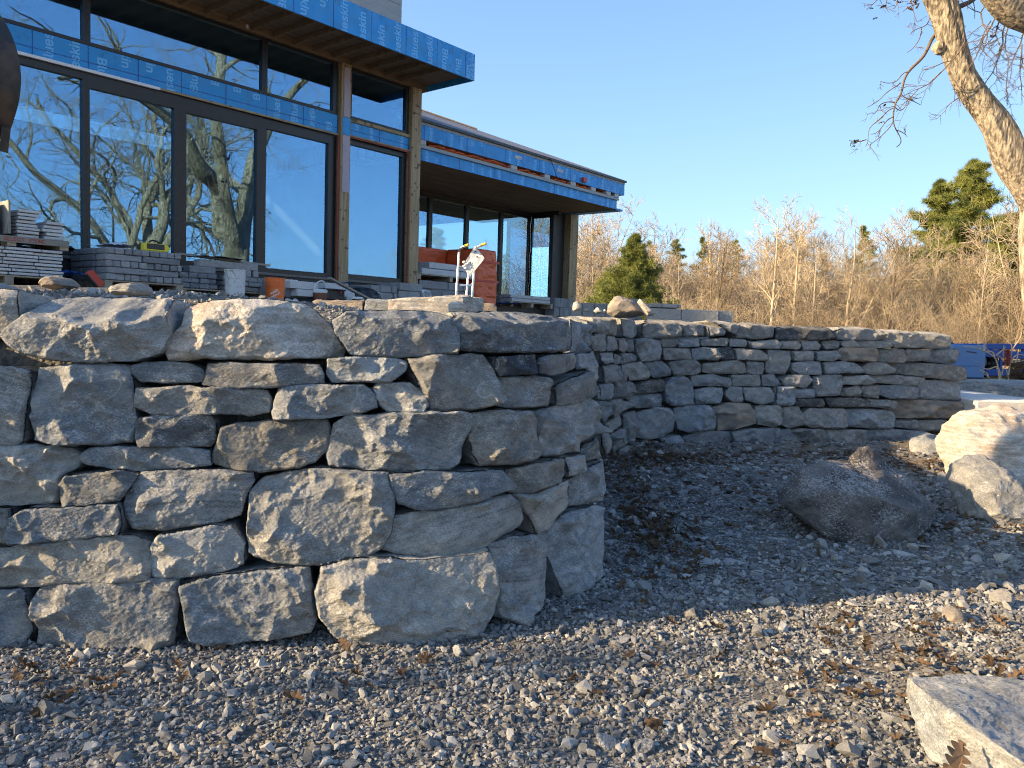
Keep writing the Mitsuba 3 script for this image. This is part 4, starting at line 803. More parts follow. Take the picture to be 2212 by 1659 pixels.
# main roof: deck, joists, fascia
part(hs, 'roof_deck', lb(TL - .4, 2.15, -7.6, 1.25, 6.45, 6.76), 'roof_sheet')
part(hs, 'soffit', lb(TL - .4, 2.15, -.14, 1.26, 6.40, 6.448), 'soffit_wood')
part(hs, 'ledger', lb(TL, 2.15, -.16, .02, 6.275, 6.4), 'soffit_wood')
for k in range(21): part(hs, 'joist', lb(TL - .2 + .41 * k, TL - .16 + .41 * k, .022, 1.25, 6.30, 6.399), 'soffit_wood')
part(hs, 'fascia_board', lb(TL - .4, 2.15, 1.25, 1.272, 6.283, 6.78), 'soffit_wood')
sheets('fascia_sheet', [-6.9, -6.1, -5.3, -4.5, -3.6, -2.75, -1.943, -1.184, -.39, .393, 1.162, 1.927, 2.178], 1.293, 6.283, 6.785, 2, 8, s=1.32)
ke = key_in(hs, 'fascia_end'); put(ke, lb(2.155, 2.176, -7.6, 1.29, 6.283, 6.783), 'blue_wrap')
# cement-board chimney behind
ch = part(hs, 'chimney', lb(-1.6, 1.95, -2.6, -.6, 6.76, 11.5), 'cement_board')
for k, zc in enumerate(np.arange(6.8, 11.1, .42)): part(ch, 'chimney_board', lb(-1.61, 1.96, -.6, -.592 + .004 * (k % 2), zc, zc + .412), 'cement_board')
part(hs, 'wall_tag', lb(-1.98, -1.93, .021, .026, 6.3, 6.36), 'white_trim')
# ------------ the lower wing, set back behind the main block
WS, WO, WC = -.25, -2.88, 4.96       # fascia face, window plane, soffit height
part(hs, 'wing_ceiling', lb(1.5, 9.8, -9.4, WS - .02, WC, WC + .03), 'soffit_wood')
part(hs, 'wing_header', lb(1.95, 9.4, WO - .12, WO + .02, 4.862, WC), 'dark_trim')
part(hs, 'wing_foundation', lb(2.11, 10.3, -9.3, WO + .05, .6, 2.44), 'dark_trim')
part(hs, 'wing_floor', lb(1.9, 10.2, -9.2, WO, 2.44, 2.46), 'interior_floor')
part(hs, 'wing_back_wall', lb(1.9, 10.2, -9.3, -9.1, 2.3, WC), 'dark_interior')
part(hs, 'wing_porch', lb(2.11, 10.3, WO + .06, -1.5, .6, 2.2), 'dark_trim')
post(9.83, 10.22, -2.1, -1.82, 2.2, WC - .01, 'timber corner post at the open end of the lower wing')
for a, b in ((2.3, 3.78), (3.782, 5.155), (5.157, 6.54), (6.542, 7.97), (7.972, 9.28)): window(a, b, WO, 2.43, 4.86, .06, .06, .06, .06, name='wing_window')
w = key_in(hs, 'wing_window'); oe = -2.12
def lb2(o0, o1, z0, z1): return lb(9.285, 9.365, o0, o1, z0, z1)
put(w, cat_([lb2(WO, WO + .05, 2.43, 4.86), lb2(oe - .06, oe, 2.43, 4.86), lb2(WO + .05, oe - .06, 2.43, 2.49), lb2(WO + .05, oe - .06, 4.8, 4.86)]), 'black_frame')
part(w, 'pane', (np.array([house(9.30, WO + .04, 2.48), house(9.30, oe - .05, 2.48), house(9.30, oe - .05, 4.81), house(9.30, WO + .04, 4.81)]), np.array([[0, 1, 2], [0, 2, 3]])), 'glass')
part(hs, 'end_header', lb(9.27, 9.38, WO, -1.85, 4.862, WC), 'dark_trim')
part(hs, 'dark_jamb', lb(9.285, 9.83, oe, -2.04, 2.2, 4.95), 'dark_trim')
sheets('wing_fascia_sheet', list(np.linspace(1.7, 9.815, 15)), WS, WC, 5.2, 2, 12, s=.9)
part(hs, 'wing_drip_board', lb(9.82, 10.15, -3.0, WS - .005, WC - .02, WC + .03), 'blue_wrap')
part(hs, 'wing_fascia_end', lb(9.80, 9.816, -9.4, WS - .022, WC + .032, 5.2), 'blue_wrap')
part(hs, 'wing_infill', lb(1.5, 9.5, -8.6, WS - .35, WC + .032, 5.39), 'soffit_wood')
part(hs, 'gutter_trim', lb(1.7, 9.85, WS - .1, WS + .05, 5.201, 5.262), 'grey_metal')
for a, b in ((1.8, 4.9), (5.1, 7.3), (7.45, 9.7)): part(hs, 'lime_strip', lb(a, b, WS - .12, WS - .02, 5.264, 5.292), 'lime_strip')
for t in (2.2, 5.2, 6.5, 7.62, 8.55, 9.3, 9.72): part(hs, 'spacer_block', lb(t, t + .22, WS - .3, WS - .01, 5.294, 5.388), 'cut_slab', uv=np.tile([[.4, 0]], (8, 1)))
# orange sheet bulging from the gap
for a, b, hgt in ((2.5, 5.18, .12), (5.44, 6.48, .11), (6.74, 7.6, .10), (7.85, 8.5, .12), (8.8, 9.28, .07)):
    n = int((b - a) / .03) + 2; tt = np.linspace(a, b, n); k = np.linspace(0, 1, 7); r = meshkit.fbm(np.c_[tt * 6, tt * 0, tt * 0], 3, 4)
    V = np.array([[house(t, WS - .2 + .18 * math.sin(math.pi * q) * (.5 + r[i]) + .03 * math.sin(t * 40 + q * 5), 5.27 + q * (hgt * (.6 + .6 * r[i]))) for i, t in enumerate(tt)] for q in k]).reshape(-1, 3)
    part(hs, 'orange_sheet', (V, grid_mesh(n, 7)), 'orange_tarp', smooth=True)
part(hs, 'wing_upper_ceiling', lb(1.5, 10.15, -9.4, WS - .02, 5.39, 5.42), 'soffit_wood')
sheets('wing_upper_sheet', list(np.linspace(1.7, 10.19, 14)), WS, 5.395, 5.69, 2, 15, s=.9)
part(hs, 'wing_upper_end', lb(10.18, 10.192, -9.4, WS - .022, 5.395, 5.74), 'blue_wrap')
part(hs, 'grey_strip', lb(1.7, 10.19, WS - .1, WS + .006, 5.692, 5.745), 'cement_board'); part(hs, 'roof_edge', lb(1.7, 10.22, WS - .1, WS + .05, 5.747, 5.80), 'black_frame')
SLP, LH = .40, 5.0
V = np.array([house(1.7, WS + .04, 5.803), house(10.21, WS + .04, 5.803), house(10.21 - LH, WS - LH, 5.803 + SLP * LH), house(1.7, WS - LH, 5.803 + SLP * LH), house(10.21, -10.3, 5.803)])
part(hs, 'wing_roof', (V, np.array([[0, 1, 2], [0, 2, 3], [1, 4, 2]])), 'roof_sheet', label='grey underlay on the low hipped wing roof')
for k in range(1, 6):
    f = k * .8; part(hs, 'underlay_lap', tube([house(1.7, WS - f, 5.807 + SLP * f), house(10.2 - f, WS - f, 5.807 + SLP * f)], .005, 4), 'dark_trim')
part(hs, 'roof_batten', tube([house(4.9, -3.6, 7.2), house(6.3, -2.4, 6.72)], .025, 4), 'pallet_wood')
for t, z in ((5.3, 5.55), (6.98, 5.52)): part(hs, 'fixing_tag', lb(t, t + .26, WS + .005, WS + .01, z, z + .08), 'cut_slab', uv=np.tile([[.6, 0]], (8, 1)))
part(hs, 'wall_lamp', lb(8.05, 8.2, WS + .005, WS + .09, 5.44, 5.55), 'plastic_red')
part(hs, 'roof_cable', tube(smoothpath([house(6.6, WS + .06, 5.77), house(6.7, WS + .09, 5.6), house(6.8, WS + .09, 5.45), house(6.95, WS + .05, 5.32)], 14), .009, 5), 'dark_trim')

# ---------------------------------------------------------------- building stone stacked in front of the house
def blk(name, parent, t0, t1, o0, o1, z0, z1, bs, tone, ch=.006, jit=.0, rg_=np.random.default_rng(2)):
    a = rg_.normal(0, jit) if jit else 0; ex = HE * math.cos(a) + HN * math.sin(a); ey = HN * math.cos(a) - HE * math.sin(a)
    m = bbox_(house((t0 + t1) / 2, (o0 + o1) / 2, (z0 + z1) / 2), ex * (t1 - t0) / 2, ey * (o1 - o0) / 2, [0, 0, (z1 - z0) / 2], ch)
    return part(parent, name, m, bs, uv=cuv(m, tone, 0))
def pallet(label, t0, t1, o0, o1, z0, zt, group=None):
    k = thing('pallet', label, 'pallet', group); n = 3
    for i in range(n):
        t = t0 + (t1 - t0 - .1) * i / (n - 1); blk('runner', k, t, t + .1, o0, o1, z0, zt - .02, 'pallet_wood', 0, .003)
    m = max(4, int((o1 - o0) / .14))
    for i in range(m):
        o = o0 + (o1 - o0 - .09) * i / (m - 1); blk('deck_board', k, t0, t1, o, o + .09, zt - .019, zt, 'pallet_wood', 0, .002)
    return k
rg = np.random.default_rng(21)
def slab_stack(label, t0, t1, o0, o1, z0, z1, n, cols, name='slab_stack', tone=(.5, 1.0), cat='stone slabs', out=.04):
    k = thing(name, label, cat, 'piles of cut stone'); h = (z1 - z0) / n
    for i in range(n):
        c = sorted(rg.uniform(-.06, .06) + t0 + (t1 - t0) * j / cols for j in range(1, cols)); e = [t0 + rg.uniform(0, out)] + c + [t1 - rg.uniform(0, out)]
        for a, b in zip(e[:-1], e[1:]): blk('slab', k, a + .006, b - .006, o0, o1 + rg.uniform(-.03, .02), z0 + h * i + .004, z0 + h * (i + 1) - .008, 'cut_slab', rg.uniform(*tone), .004)
    return k
def block_pile(label, t0, t1, o0, o1, z0, z1, rows, wid, name='block_pile', long_rows=(), tone=(.2, .95)):
    k = thing(name, label, 'stone blocks', 'piles of cut stone'); h = (z1 - z0) / rows
    for i in range(rows):
        t = t0 + rg.uniform(0, .03); w0 = wid if i not in long_rows else wid * 5
        while t < t1 - .04:
            w = min(w0 * rg.uniform(.8, 1.2), t1 - t - rg.uniform(0, .02))
            if w < .05: break
            blk('block', k, t + .004, t + w - .004, o1 - .32 + rg.uniform(-.02, .02), o1 + rg.uniform(-.02, .02), z0 + h * i + .003, z0 + h * (i + 1) - .004, 'split_block', rg.uniform(*tone), .009, .01); t += w
        for j in range(2): # the end of the pile
            s = o0 + (o1 - .34 - o0) * j / 2; blk('block', k, t0 + .004, t1 - .02, s + .005, s + (o1 - .34 - o0) / 2 - .005, z0 + h * i + .003, z0 + h * (i + 1) - .004, 'split_block', rg.uniform(.1, .5), .009)
    return k
# left: two slab stacks, one on a printed pallet on top of the other
pallet('bottom pallet under the pale slabs at the far left', -6.5, -5.16, .1, 1.1, 1.86, 1.975)
slab_stack('pale sawn stone slabs in a neat stack at the far left below the printed pallet', -6.5, -5.19, .1, 1.1, 1.98, 2.325, 8, 4)
pk_ = pallet('weathered pallet with red stencilled lettering carrying the upper slab stack', -6.45, -5.15, .1, 1.1, 2.33, 2.45)
blk('front_board', pk_, -6.45, -5.15, 1.1, 1.122, 2.375, 2.452, 'grey_board', 0, .003)
for txt, t in (('SELECT', -5.9), ('STONE', -5.62)):
    w = meshkit.text_mesh(txt, .045, .002, bold=True); s_ = .23 / (w.bounds[1, 0] - w.bounds[0, 0]) if txt == 'SELECT' else .18 / (w.bounds[1, 0] - w.bounds[0, 0])
    V = np.array([house(t + q[0] * s_, 1.123 + q[2], 2.392 + q[1]) for q in w.vertices]); part(pk_, 'lettering', trimesh.Trimesh(V, w.faces, process=False), 'ink_red')
slab_stack('taller stepped stack of thin grey slabs on the printed pallet', -5.76, -5.45, .15, 1.06, 2.455, 2.80, 8, 1, out=.05)
slab_stack('lower stack of thin slabs beside the stepped stack on the printed pallet', -5.44, -5.17, .15, 1.06, 2.455, 2.69, 5, 1, out=.05)
k = thing('board_panel', 'upright weathered plywood panel beside the stepped slabs at the left edge', 'panel', None); m = bbox_(house(-5.82, .6, 2.68), HE * .012, HN * .5, [0, 0, .2], .002); put(k, m, 'grey_board')
block_pile('dark grey stone blocks behind the plywood panel at the left edge', -6.5, -5.86, .2, .95, 2.455, 2.86, 4, .3, tone=(.2, .6))
# tumbled block pallet with the yellow case
pallet('low pallet under the wide pile of small grey blocks', -4.74, -3.66, .05, 1.2, 1.88, 1.99)
block_pile('wide tidy pile of small grey split blocks carrying a yellow case', -4.74, -3.67, .1, 1.18, 1.995, 2.43, 5, .11, long_rows=(1, 3))
k = thing('tool_case', 'yellow plastic case with a dark panel on the wide block pile', 'case')
part(k, 'body', bbox_(house(-3.98, 1.0, 2.49), HE * .17, HN * .06, [0, 0, .055], .012), 'plastic_yellow'); part(k, 'panel', bbox_(house(-3.99, 1.062, 2.50), HE * .125, HN * .004, [0, 0, .038], .003), 'plastic_dark')
cone = ConvexHull(np.array([house(-3.815 + .07 * a, 1.0 + .05 * b * (1 - a), 2.49 + .04 * c * (1 - a)) for a in (0, 1) for b in (-1, 1) for c in (-1, 1)]) + rg.normal(0, 1e-5, (8, 3)))
part(k, 'nose', trimesh.Trimesh(cone.points, cone.simplices, process=False), 'plastic_yellow'); part(k, 'handle', tube(smoothpath([house(-4.06, 1.0, 2.545), house(-4.04, 1.0, 2.575), house(-3.95, 1.0, 2.58), house(-3.9, 1.0, 2.545)], 12), .011, 6), 'black_rubber')
def film(key, t0, t1, o0, o1, z, amp, bs, seed, fold=1.0, drop=0):
    n, mm = 30, 18; tt, oo = np.meshgrid(np.linspace(t0, t1, n), np.linspace(o0, o1, mm)); q = np.stack([tt * 7 + seed, oo * 7, 0 * tt], -1)
    zz = z + amp * meshkit.fbm(q, 4, seed) * (1 - .4 * np.abs(2 * (tt - t0) / (t1 - t0) - 1)) - drop * sstep(o1 - .1, o1, oo)
    V = np.array([house(a, b, c) for a, b, c in zip((tt + .05 * fold * (meshkit.fbm(q + 9, 3, 2) - .5)).ravel(), oo.ravel(), zz.ravel())]); put(key, (V, grid_mesh(n, mm)), bs, smooth=True)
film(thing('plastic_sheet', 'crumpled clear plastic film lying on the wide block pile', 'plastic sheet'), -4.68, -4.28, .5, 1.1, 2.435, .11, 'clear_film', 3)
film(thing('tarp', 'small blue tarp tucked between slab stack and block pile', 'tarp'), -5.15, -4.8, .6, 1.0, 2.0, .16, 'blue_tarp', 5)
film(thing('rubber_mat', 'black crumpled sheet beside the slab stack in front of the first pane', 'sheet'), -5.15, -4.8, .1, .5, 2.33, .2, 'black_tarp', 8)
k = thing('tool_box', 'tilted red tool box lying on the rubble by the slab stack', 'tool box'); c = house(-4.98, 1.45, 1.98); ex = HE * .5 + np.array([0, 0, -.55]); ex /= np.linalg.norm(ex); ez = np.cross(ex, HN)
part(k, 'body', bbox_(c, ex * .11, HN * .06, ez * .045, .006), 'plastic_red'); part(k, 'rim', bbox_(c + ez * .05, ex * .115, HN * .065, ez * .008, .003), 'plastic_dark')
# second block pallet with planks
pallet('low pallet under the open pile of grey blocks in front of the third pane', -3.6, -2.2, .05, 1.0, 1.86, 1.955)
block_pile('open ragged pile of grey blocks under a plank in front of the third pane', -3.6, -2.95, .1, .98, 1.96, 2.19, 3, .14, tone=(.15, .6)); block_pile('right end of the ragged block pile behind the orange bucket', -2.9, -2.2, .1, .95, 1.96, 2.19, 3, .2, tone=(.4, .8))
k = thing('stone_beam', 'long pale stone beam laid across the ragged block pile', 'stone beam'); m = bbox_(house(-2.78, .85, 2.345), HE * .49, HN * .09, [0, 0, .055], .012); put(k, m, 'split_block', uv=cuv(m, .8, 0))
for a, b, tn in ((-3.43, -3.18, .45), (-3.2, -3.02, .5), (-2.5, -2.42, .85), (-2.38, -2.29, .8)):
    k = thing('stone_block', {-3.43: 'dark block propping the left end of the stone beam', -3.2: 'block beside the left prop of the stone beam', -2.5: 'small pale block under the right part of the stone beam', -2.38: 'last pale block under the right end of the stone beam'}[a], 'stone block'); m = bbox_(house((a + b) / 2, .85, 2.24), HE * (b - a) / 2, HN * .1, [0, 0, .049], .01); put(k, m, 'split_block', uv=cuv(m, tn, 0))
k = thing('plank', 'long grey plank lying across the top of the ragged block pile', 'plank'); put(k, obox(house(-2.75, .75, 2.435), HE * .76 + np.array([0, 0, -.025]), HN * .06, [0, 0, .014]), 'grey_board')
film(thing('plastic_sheet', 'dark blue plastic sheet crumpled over the plank and stone beam', 'plastic sheet'), -3.3, -2.5, .55, 1.0, 2.43, .06, 'black_tarp', 12)
# buckets
def bucket(label, t, o, z, bs, ribs, logo=None):
    k = thing('bucket', label, 'bucket'); c = house(t, o, z); prof = [(.0, 0), (.128, 0), (.133, .01), (.142, .22)]
    for q in range(ribs): zz = .24 + .03 * q; prof += [(.144, zz), (.154, zz + .004), (.154, zz + .012), (.145, zz + .016)]
    prof += [(.147, .352), (.157, .355), (.157, .37), (.148, .37), (.142, .34), (.13, .02), (0, .018)]
    part(k, 'body', lathe(prof, 40, c), bs, smooth=35)
    part(k, 'handle', tube([c + [.158 * math.cos(a) * HE[0] + .10 * math.sin(a) * HN[0], .158 * math.cos(a) * HE[1] + .10 * math.sin(a) * HN[1], .31 - .12 * math.sin(a)] for a in np.linspace(0, math.pi, 17)], .004, 5), 'grey_metal')
    if logo:
        def wrap(txt, h, u0, w0, rot=.55):
            w = meshkit.text_mesh(txt, h, .001, bold=True); v = w.vertices - w.bounds.mean(0); x, y = v[:, 0] * math.cos(rot) - v[:, 1] * math.sin(rot) + u0, v[:, 0] * math.sin(rot) + v[:, 1] * math.cos(rot) + w0
            rad = .1345 + .04 * y + v[:, 2] + .001; g = x / .14; base = math.atan2(*( -(c[:2] - EYE[:2]) )[::-1])
            V = np.stack([c[0] + rad * np.cos(base + g), c[1] + rad * np.sin(base + g), c[2] + y], 1); part(k, 'lettering', trimesh.Trimesh(V, w.faces, process=False), 'ink_white')
        wrap(logo[0], .034, -.012, .155); wrap(logo[1], .034, .018, .11)
    return k
bucket('dirty white ribbed plastic bucket in front of the ragged block pile', -3.03, 1.5, 1.875, 'dirty_white', 4); bucket('bright orange bucket with white slanted lettering', -2.36, 1.5, 1.80, 'plastic_orange', 3, ('HOME', 'DEPOT'))
# white sawn pieces, cooler and clutter
for a, b, o, z0, z1, lab in ((-2.08, -1.58, .9, 2.09, 2.2, 'long white sawn slab behind the orange bucket'), (-1.9, -1.36, 1.15, 2.05, 2.17, 'white sawn slab tipped on the one below, left of the cooler'), (-1.8, -1.5, 1.2, 1.93, 2.04, 'short white sawn block at the bottom left of the cooler'), (-1.1, -.62, 1.0, 2.08, 2.19, 'white sawn slab behind the leaning board'), (-1.05, -.6, 1.15, 1.97, 2.075, 'white slab under the slab behind the leaning board'), (-.85, -.48, 1.25, 1.86, 1.965, 'lowest white slab at the foot of the leaning board')):
    k = thing('sawn_slab', lab, 'stone slab'); m = bbox_(house((a + b) / 2, o - .12, (z0 + z1) / 2), HE * (b - a) / 2, HN * .2, [0, 0, (z1 - z0) / 2], .005); put(k, m, 'cut_slab', uv=cuv(m, .95, 0))
k = thing('stone_block', 'grey blocks stacked low behind the white slabs and cooler', 'stone block'); m = bbox_(house(-1.75, .9, 1.99), HE * .5, HN * .2, [0, 0, .085], .01); put(k, m, 'split_block', uv=cuv(m, .5, 0))
k = thing('drinks_cooler', 'round brown and white drinks cooler with a looped white handle', 'cooler'); c = house(-1.38, 1.3, 1.80)
part(k, 'body', lathe([(0, 0), (.1, 0), (.112, .02), (.118, .2), (.0, .2)], 32, c), 'plastic_brown', smooth=40); part(k, 'lid', lathe([(.12, .2), (.122, .235), (.105, .255), (.05, .265), (0, .266)], 32, c), 'plastic_white', smooth=40)
part(k, 'handle', tube(smoothpath([c + HE * .11 + [0, 0, .22], c + HE * .115 + [0, 0, .32], c + HE * .08 + [0, 0, .385], c - HE * .03 + [0, 0, .38], c - HE * .1 + [0, 0, .3], c - HE * .115 + [0, 0, .22]], 26), .013, 7), 'plastic_white', smooth=True)
k = thing('tool_bin', 'low dark grey open bin right of the cooler', 'bin'); c = house(-1.1, 1.2, 1.98)
part(k, 'body', bbox_(c, HE * .2, HN * .14, [0, 0, .085], .015), 'plastic_dark'); part(k, 'rim', bbox_(c + [0, 0, .09], HE * .215, HN * .155, [0, 0, .012], .004), 'plastic_dark'); part(k, 'latch', bbox_(c + HN * .157 + HE * .1 + [0, 0, .05], HE * .02, HN * .004, [0, 0, .02], .001), 'plastic_red')
k = thing('paint_tin', 'small dark tin with a white lid in front of the dark bin', 'tin'); c = house(-.97, 1.75, 1.80); part(k, 'body', lathe([(0, 0), (.085, 0), (.085, .12), (0, .12)], 28, c), 'plastic_dark', smooth=40); part(k, 'lid', lathe([(.09, .118), (.092, .14), (.08, .155), (0, .157)], 28, c), 'plastic_white', smooth=40)
k = thing('leaning_board', 'long grey board leaning down to the right over the white slabs', 'board'); put(k, obox(house(-.88, 1.5, 2.07), HE * .47 + np.array([0, 0, -.17]), HN * .05, [0, 0, .016]), 'grey_board')
film(thing('tarp', 'small bright blue cloth on the white slabs by the leaning board', 'tarp'), -.83, -.6, .8, 1.16, 2.19, .05, 'blue_tarp', 15)
# black sheet thrown over something round
c = house(-.25, 1.0, 1.78); n, mm = 36, 18; uu, vv = np.meshgrid(np.linspace(0, 2 * np.pi, n), np.linspace(0, 1, mm)); R_ = np.sin(vv * np.pi / 2); 
X = .42 * R_ * np.cos(uu) * (1 + .25 * (meshkit.fbm(np.stack([np.cos(uu) * 2, np.sin(uu) * 2, vv * 2], -1), 3, 3) - .5)); Yy = .3 * R_ * np.sin(uu); Zz = .38 * np.cos(vv * np.pi / 2) ** .7 + .03 * np.sin(uu * 9) * R_
V = c + X.reshape(-1, 1) * HE + Yy.reshape(-1, 1) * HN + np.c_[0 * X.ravel(), 0 * X.ravel(), Zz.ravel()]; put(thing('covered_heap', 'round heap under a shiny black plastic sheet right of the leaning board', 'covered heap'), (V, grid_mesh(n, mm)), 'black_tarp', smooth=True)
block_pile('low pile of pale grey blocks right of the black covered heap', .1, .75, .2, .8, 1.72, 2.24, 4, .25, tone=(.5, .95)); block_pile('pale grey block pile below the right column', .76, 1.42, .2, .82, 1.72, 2.32, 4, .3, tone=(.5, .95)); block_pile('end of the block pile with torn white wrapping below the right column', 1.44, 1.62, .2, .8, 1.72, 2.2, 3, .2, tone=(.7, 1))
film(thing('plastic_sheet', 'torn white wrapping hanging over the end of the block pile', 'plastic sheet'), 1.4, 1.64, .5, .86, 2.2, .05, 'clear_film', 19, 1, .3)
# wing side: block pallet, slabs and the orange-wrapped pile
block_pile('tall pile of grey blocks under white slabs behind the hand truck', 2.6, 4.72, -1.5, -.6, 1.8, 2.52, 4, .42, tone=(.3, .8))
pallet('grey pallet on the tall block pile behind the hand truck', 2.57, 4.65, -1.45, -.58, 2.53, 2.65)
slab_stack('lower white slabs on the grey pallet behind the hand truck', 2.68, 4.6, -1.4, -.6, 2.655, 2.79, 1, 3, tone=(.85, 1)); slab_stack('upper white slab on the pallet behind the hand truck', 2.92, 4.3, -1.4, -.62, 2.795, 2.935, 1, 1, tone=(.9, 1))
k = thing('wrapped_pile', 'tall pile wrapped in orange plastic sheet with pink straps by the wing windows', 'wrapped pile')
def drape(t0, t1, o0, o1, z0, z1, seed, sag):
    n, mm = 44, 30; P = []
    per = np.linspace(0, 1, n, endpoint=False)
    for v in np.linspace(0, 1, mm):
        for u in per:
            a = u * 2 * np.pi; cx, cy = np.cos(a), np.sin(a); s_ = max(abs(cx), abs(cy)); x, y = cx / s_, cy / s_
            w = meshkit.fbm(np.array([[cx * 3 + seed, cy * 3, v * 2.2]]), 4, 3)[0] - .5; f = 1 + .1 * w - .05 * max(0, v - .85) / .15
            P.append(house((t0 + t1) / 2 + x * (t1 - t0) / 2 * f, (o0 + o1) / 2 + y * (o1 - o0) / 2 * f, z0 + (z1 - z0) * v - sag * (v > .9) * 0))
    P = np.array(P); i, j = np.meshgrid(np.arange(mm - 1), np.arange(n), indexing='ij'); q = np.stack([i * n + j, i * n + (j + 1) % n, (i + 1) * n + (j + 1) % n, (i + 1) * n + j], -1).reshape(-1, 4)
    top = len(P); P = np.vstack([P, P[-n:].mean(0) + [0, 0, .02]]); F = np.vstack([q[:, [0, 1, 2]], q[:, [0, 2, 3]], np.stack([(mm - 1) * n + np.arange(n), (mm - 1) * n + (np.arange(n) + 1) % n, np.full(n, top)], 1)])
    return trimesh.Trimesh(P, F, process=False)
part(k, 'sheet', drape(2.98, 4.7, -2.0, -1.55, 2.4, 3.36, 2, .05), 'orange_tarp', smooth=True); part(k, 'sheet', drape(4.35, 5.17, -1.55, -.55, 1.7, 3.36, 5, .03), 'orange_tarp', smooth=True, label='tall right end of the orange wrapping down to the ground')
for z_ in (2.6, 3.05): part(k, 'strap', cat_([lb(4.33, 5.2, -.555, -.535, z_, z_ + .05)]), 'plastic_red')
slab_stack('low stack of grey slabs in front of the right wing windows', 6.45, 8.16, -1.6, -1.2, 2.235, 2.42, 2, 2, tone=(.3, .6)); block_pile('row of grey blocks at the foot of the wing corner post', 8.3, 9.3, -1.6, -1.2, 1.9, 2.42, 2, .13, tone=(.2, .6)); pallet('pallet under the low grey slabs by the wing windows', 6.4, 8.2, -1.7, -1.15, 2.1, 2.23)
film(thing('tarp', 'flat blue tarp on the ground before the right wing windows', 'tarp'), 5.3, 6.5, -1.4, -.7, 2.14, .06, 'blue_tarp', 23)
# blocks on the far side, behind the brown stone
def place_blocks(label, x0, x1, y, dy, z0, z1, rows, w, tone):
    k = thing('block_pile', label, 'stone blocks', 'piles of cut stone'); h = (z1 - z0) / rows
    for i in range(rows):
        x = x0
        while x < x1 - .03:
            ww = min(w * rg.uniform(.7, 1.3), x1 - x); m = bbox_([x + ww / 2, y + .12 * (x - x0) + rg.uniform(-.02, .02) + dy / 2, z0 + h * (i + .5)], np.array([ww / 2 - .004, .06 * ww, 0]), [0, dy / 2, 0], [0, 0, h / 2 - .004], .008); part(k, 'block', m, 'split_block', uv=cuv(m, rg.uniform(*tone), 0)); x += ww
place_blocks('long low row of blue-grey blocks behind the far wall top', 2.2, 3.6, 13.0, .5, 1.5, 1.92, 2, .5, (.3, .6)); place_blocks('flat slabs on the left end of the long low block row', 2.21, 2.72, 13.02, .5, 1.93, 2.0, 1, .25, (.5, .7)); place_blocks('small dark blocks left of the brown stone on the terrace', .95, 1.75, 13.2, .4, 1.5, 1.98, 2, .16, (.2, .5)); place_blocks('tall dark block pile just behind the brown stone', 1.75, 2.15, 13.4, .4, 1.5, 2.08, 2, .3, (.2, .45))
# ---------------------------------------------------------------- hand truck
k = thing('hand_truck', 'aluminium hand truck with yellow grips standing on the terrace', 'hand truck')
def hp(x, y, dy=0.): return at((780 + x / 3.568) * S_, (540 + y / 3.568) * S_, 11.5 + dy)
S_ = .8848; zb = 1.62
a0, b0 = hp(1190, 650), hp(1325, 650); a0 = a0 * 1; lift = np.array([0, 0, zb - a0[2]])
sl = (hp(1190, 650) - hp(1215, 270)); sl = sl / sl[2]
for nm, q in (('left', [(1215, 270), (1222, 245), (1240, 228), (1262, 218)]), ('right', [(1360, 265), (1366, 240), (1382, 222), (1405, 212)])):
    x0, y0 = (1190, 650) if nm == 'left' else (1325, 650); foot = hp(x0, y0); foot = foot + sl * (zb - foot[2])
    pts = [foot] + [hp(x_, y_, -.05 * i) for i, (x_, y_) in enumerate(q)]; part(k, 'rail', tube(np.vstack([[pts[0]], smoothpath(pts[1:], 12)]), .0175, 10), 'aluminium', smooth=True)
    g0, g1 = ((1245, 226), (1300, 203)) if nm == 'left' else ((1385, 220), (1450, 194)); part(k, 'grip', tube([hp(*g0, -.1), hp((g0[0] + g1[0]) / 2, (g0[1] + g1[1]) / 2, -.12), hp(*g1, -.14)], [.019, .021, .019], 10), 'grip_yellow', smooth=True)
part(k, 'cross_bar', tube([hp(1222, 560), hp(1340, 556)], .018, 8), 'aluminium', smooth=True); part(k, 'cross_bar', tube([hp(1212, 400), hp(1350, 395)], .01, 8), 'aluminium', smooth=True)
c0 = hp(1300, 395); c1 = hp(1280, 650); c1 = c1 + (c1 - c0) / (c1 - c0)[2] * (zb - c1[2]); part(k, 'centre_rail', tube([c0, c1], .0165, 8), 'aluminium', smooth=True)
pl_ = (hp(1190, 650) + hp(1325, 650)) / 2; pl_[2] = zb; part(k, 'toe_plate', bbox_(pl_ + [.0, -.1, 0], [.15, 0, 0], [0, .11, 0], [0, 0, .006], .002), 'aluminium')
for s_ in (-1, 1): part(k, 'wheel', tube([pl_ + [s_ * .15, .08, .11], pl_ + [s_ * .2, .08, .11]], .11, 20), 'black_rubber')
k = thing('card_sheet', 'crumpled white card with small dark print hung on the hand truck', 'card'); Q = [hp(1355, 215, -.03), hp(1440, 325, -.05), hp(1310, 485, -.03), hp(1245, 395, -.05)]
n = 14; uu, vv = np.meshgrid(np.linspace(0, 1, n), np.linspace(0, 1, n)); V = np.array([(1 - u) * (1 - v) * Q[0] + u * (1 - v) * Q[1] + u * v * Q[2] + (1 - u) * v * Q[3] for u, v in zip(uu.ravel(), vv.ravel())]); V[:, 1] += .03 * (meshkit.fbm(np.c_[uu.ravel() * 3, vv.ravel() * 3, 0 * uu.ravel()], 3, 2) - .5) - .02
front = (V, grid_mesh(n, n)); Vb = V + [0, .004, 0]; part(k, 'sheet', cat_([front, (Vb, grid_mesh(n, n)[:, ::-1])]), 'plastic_white')
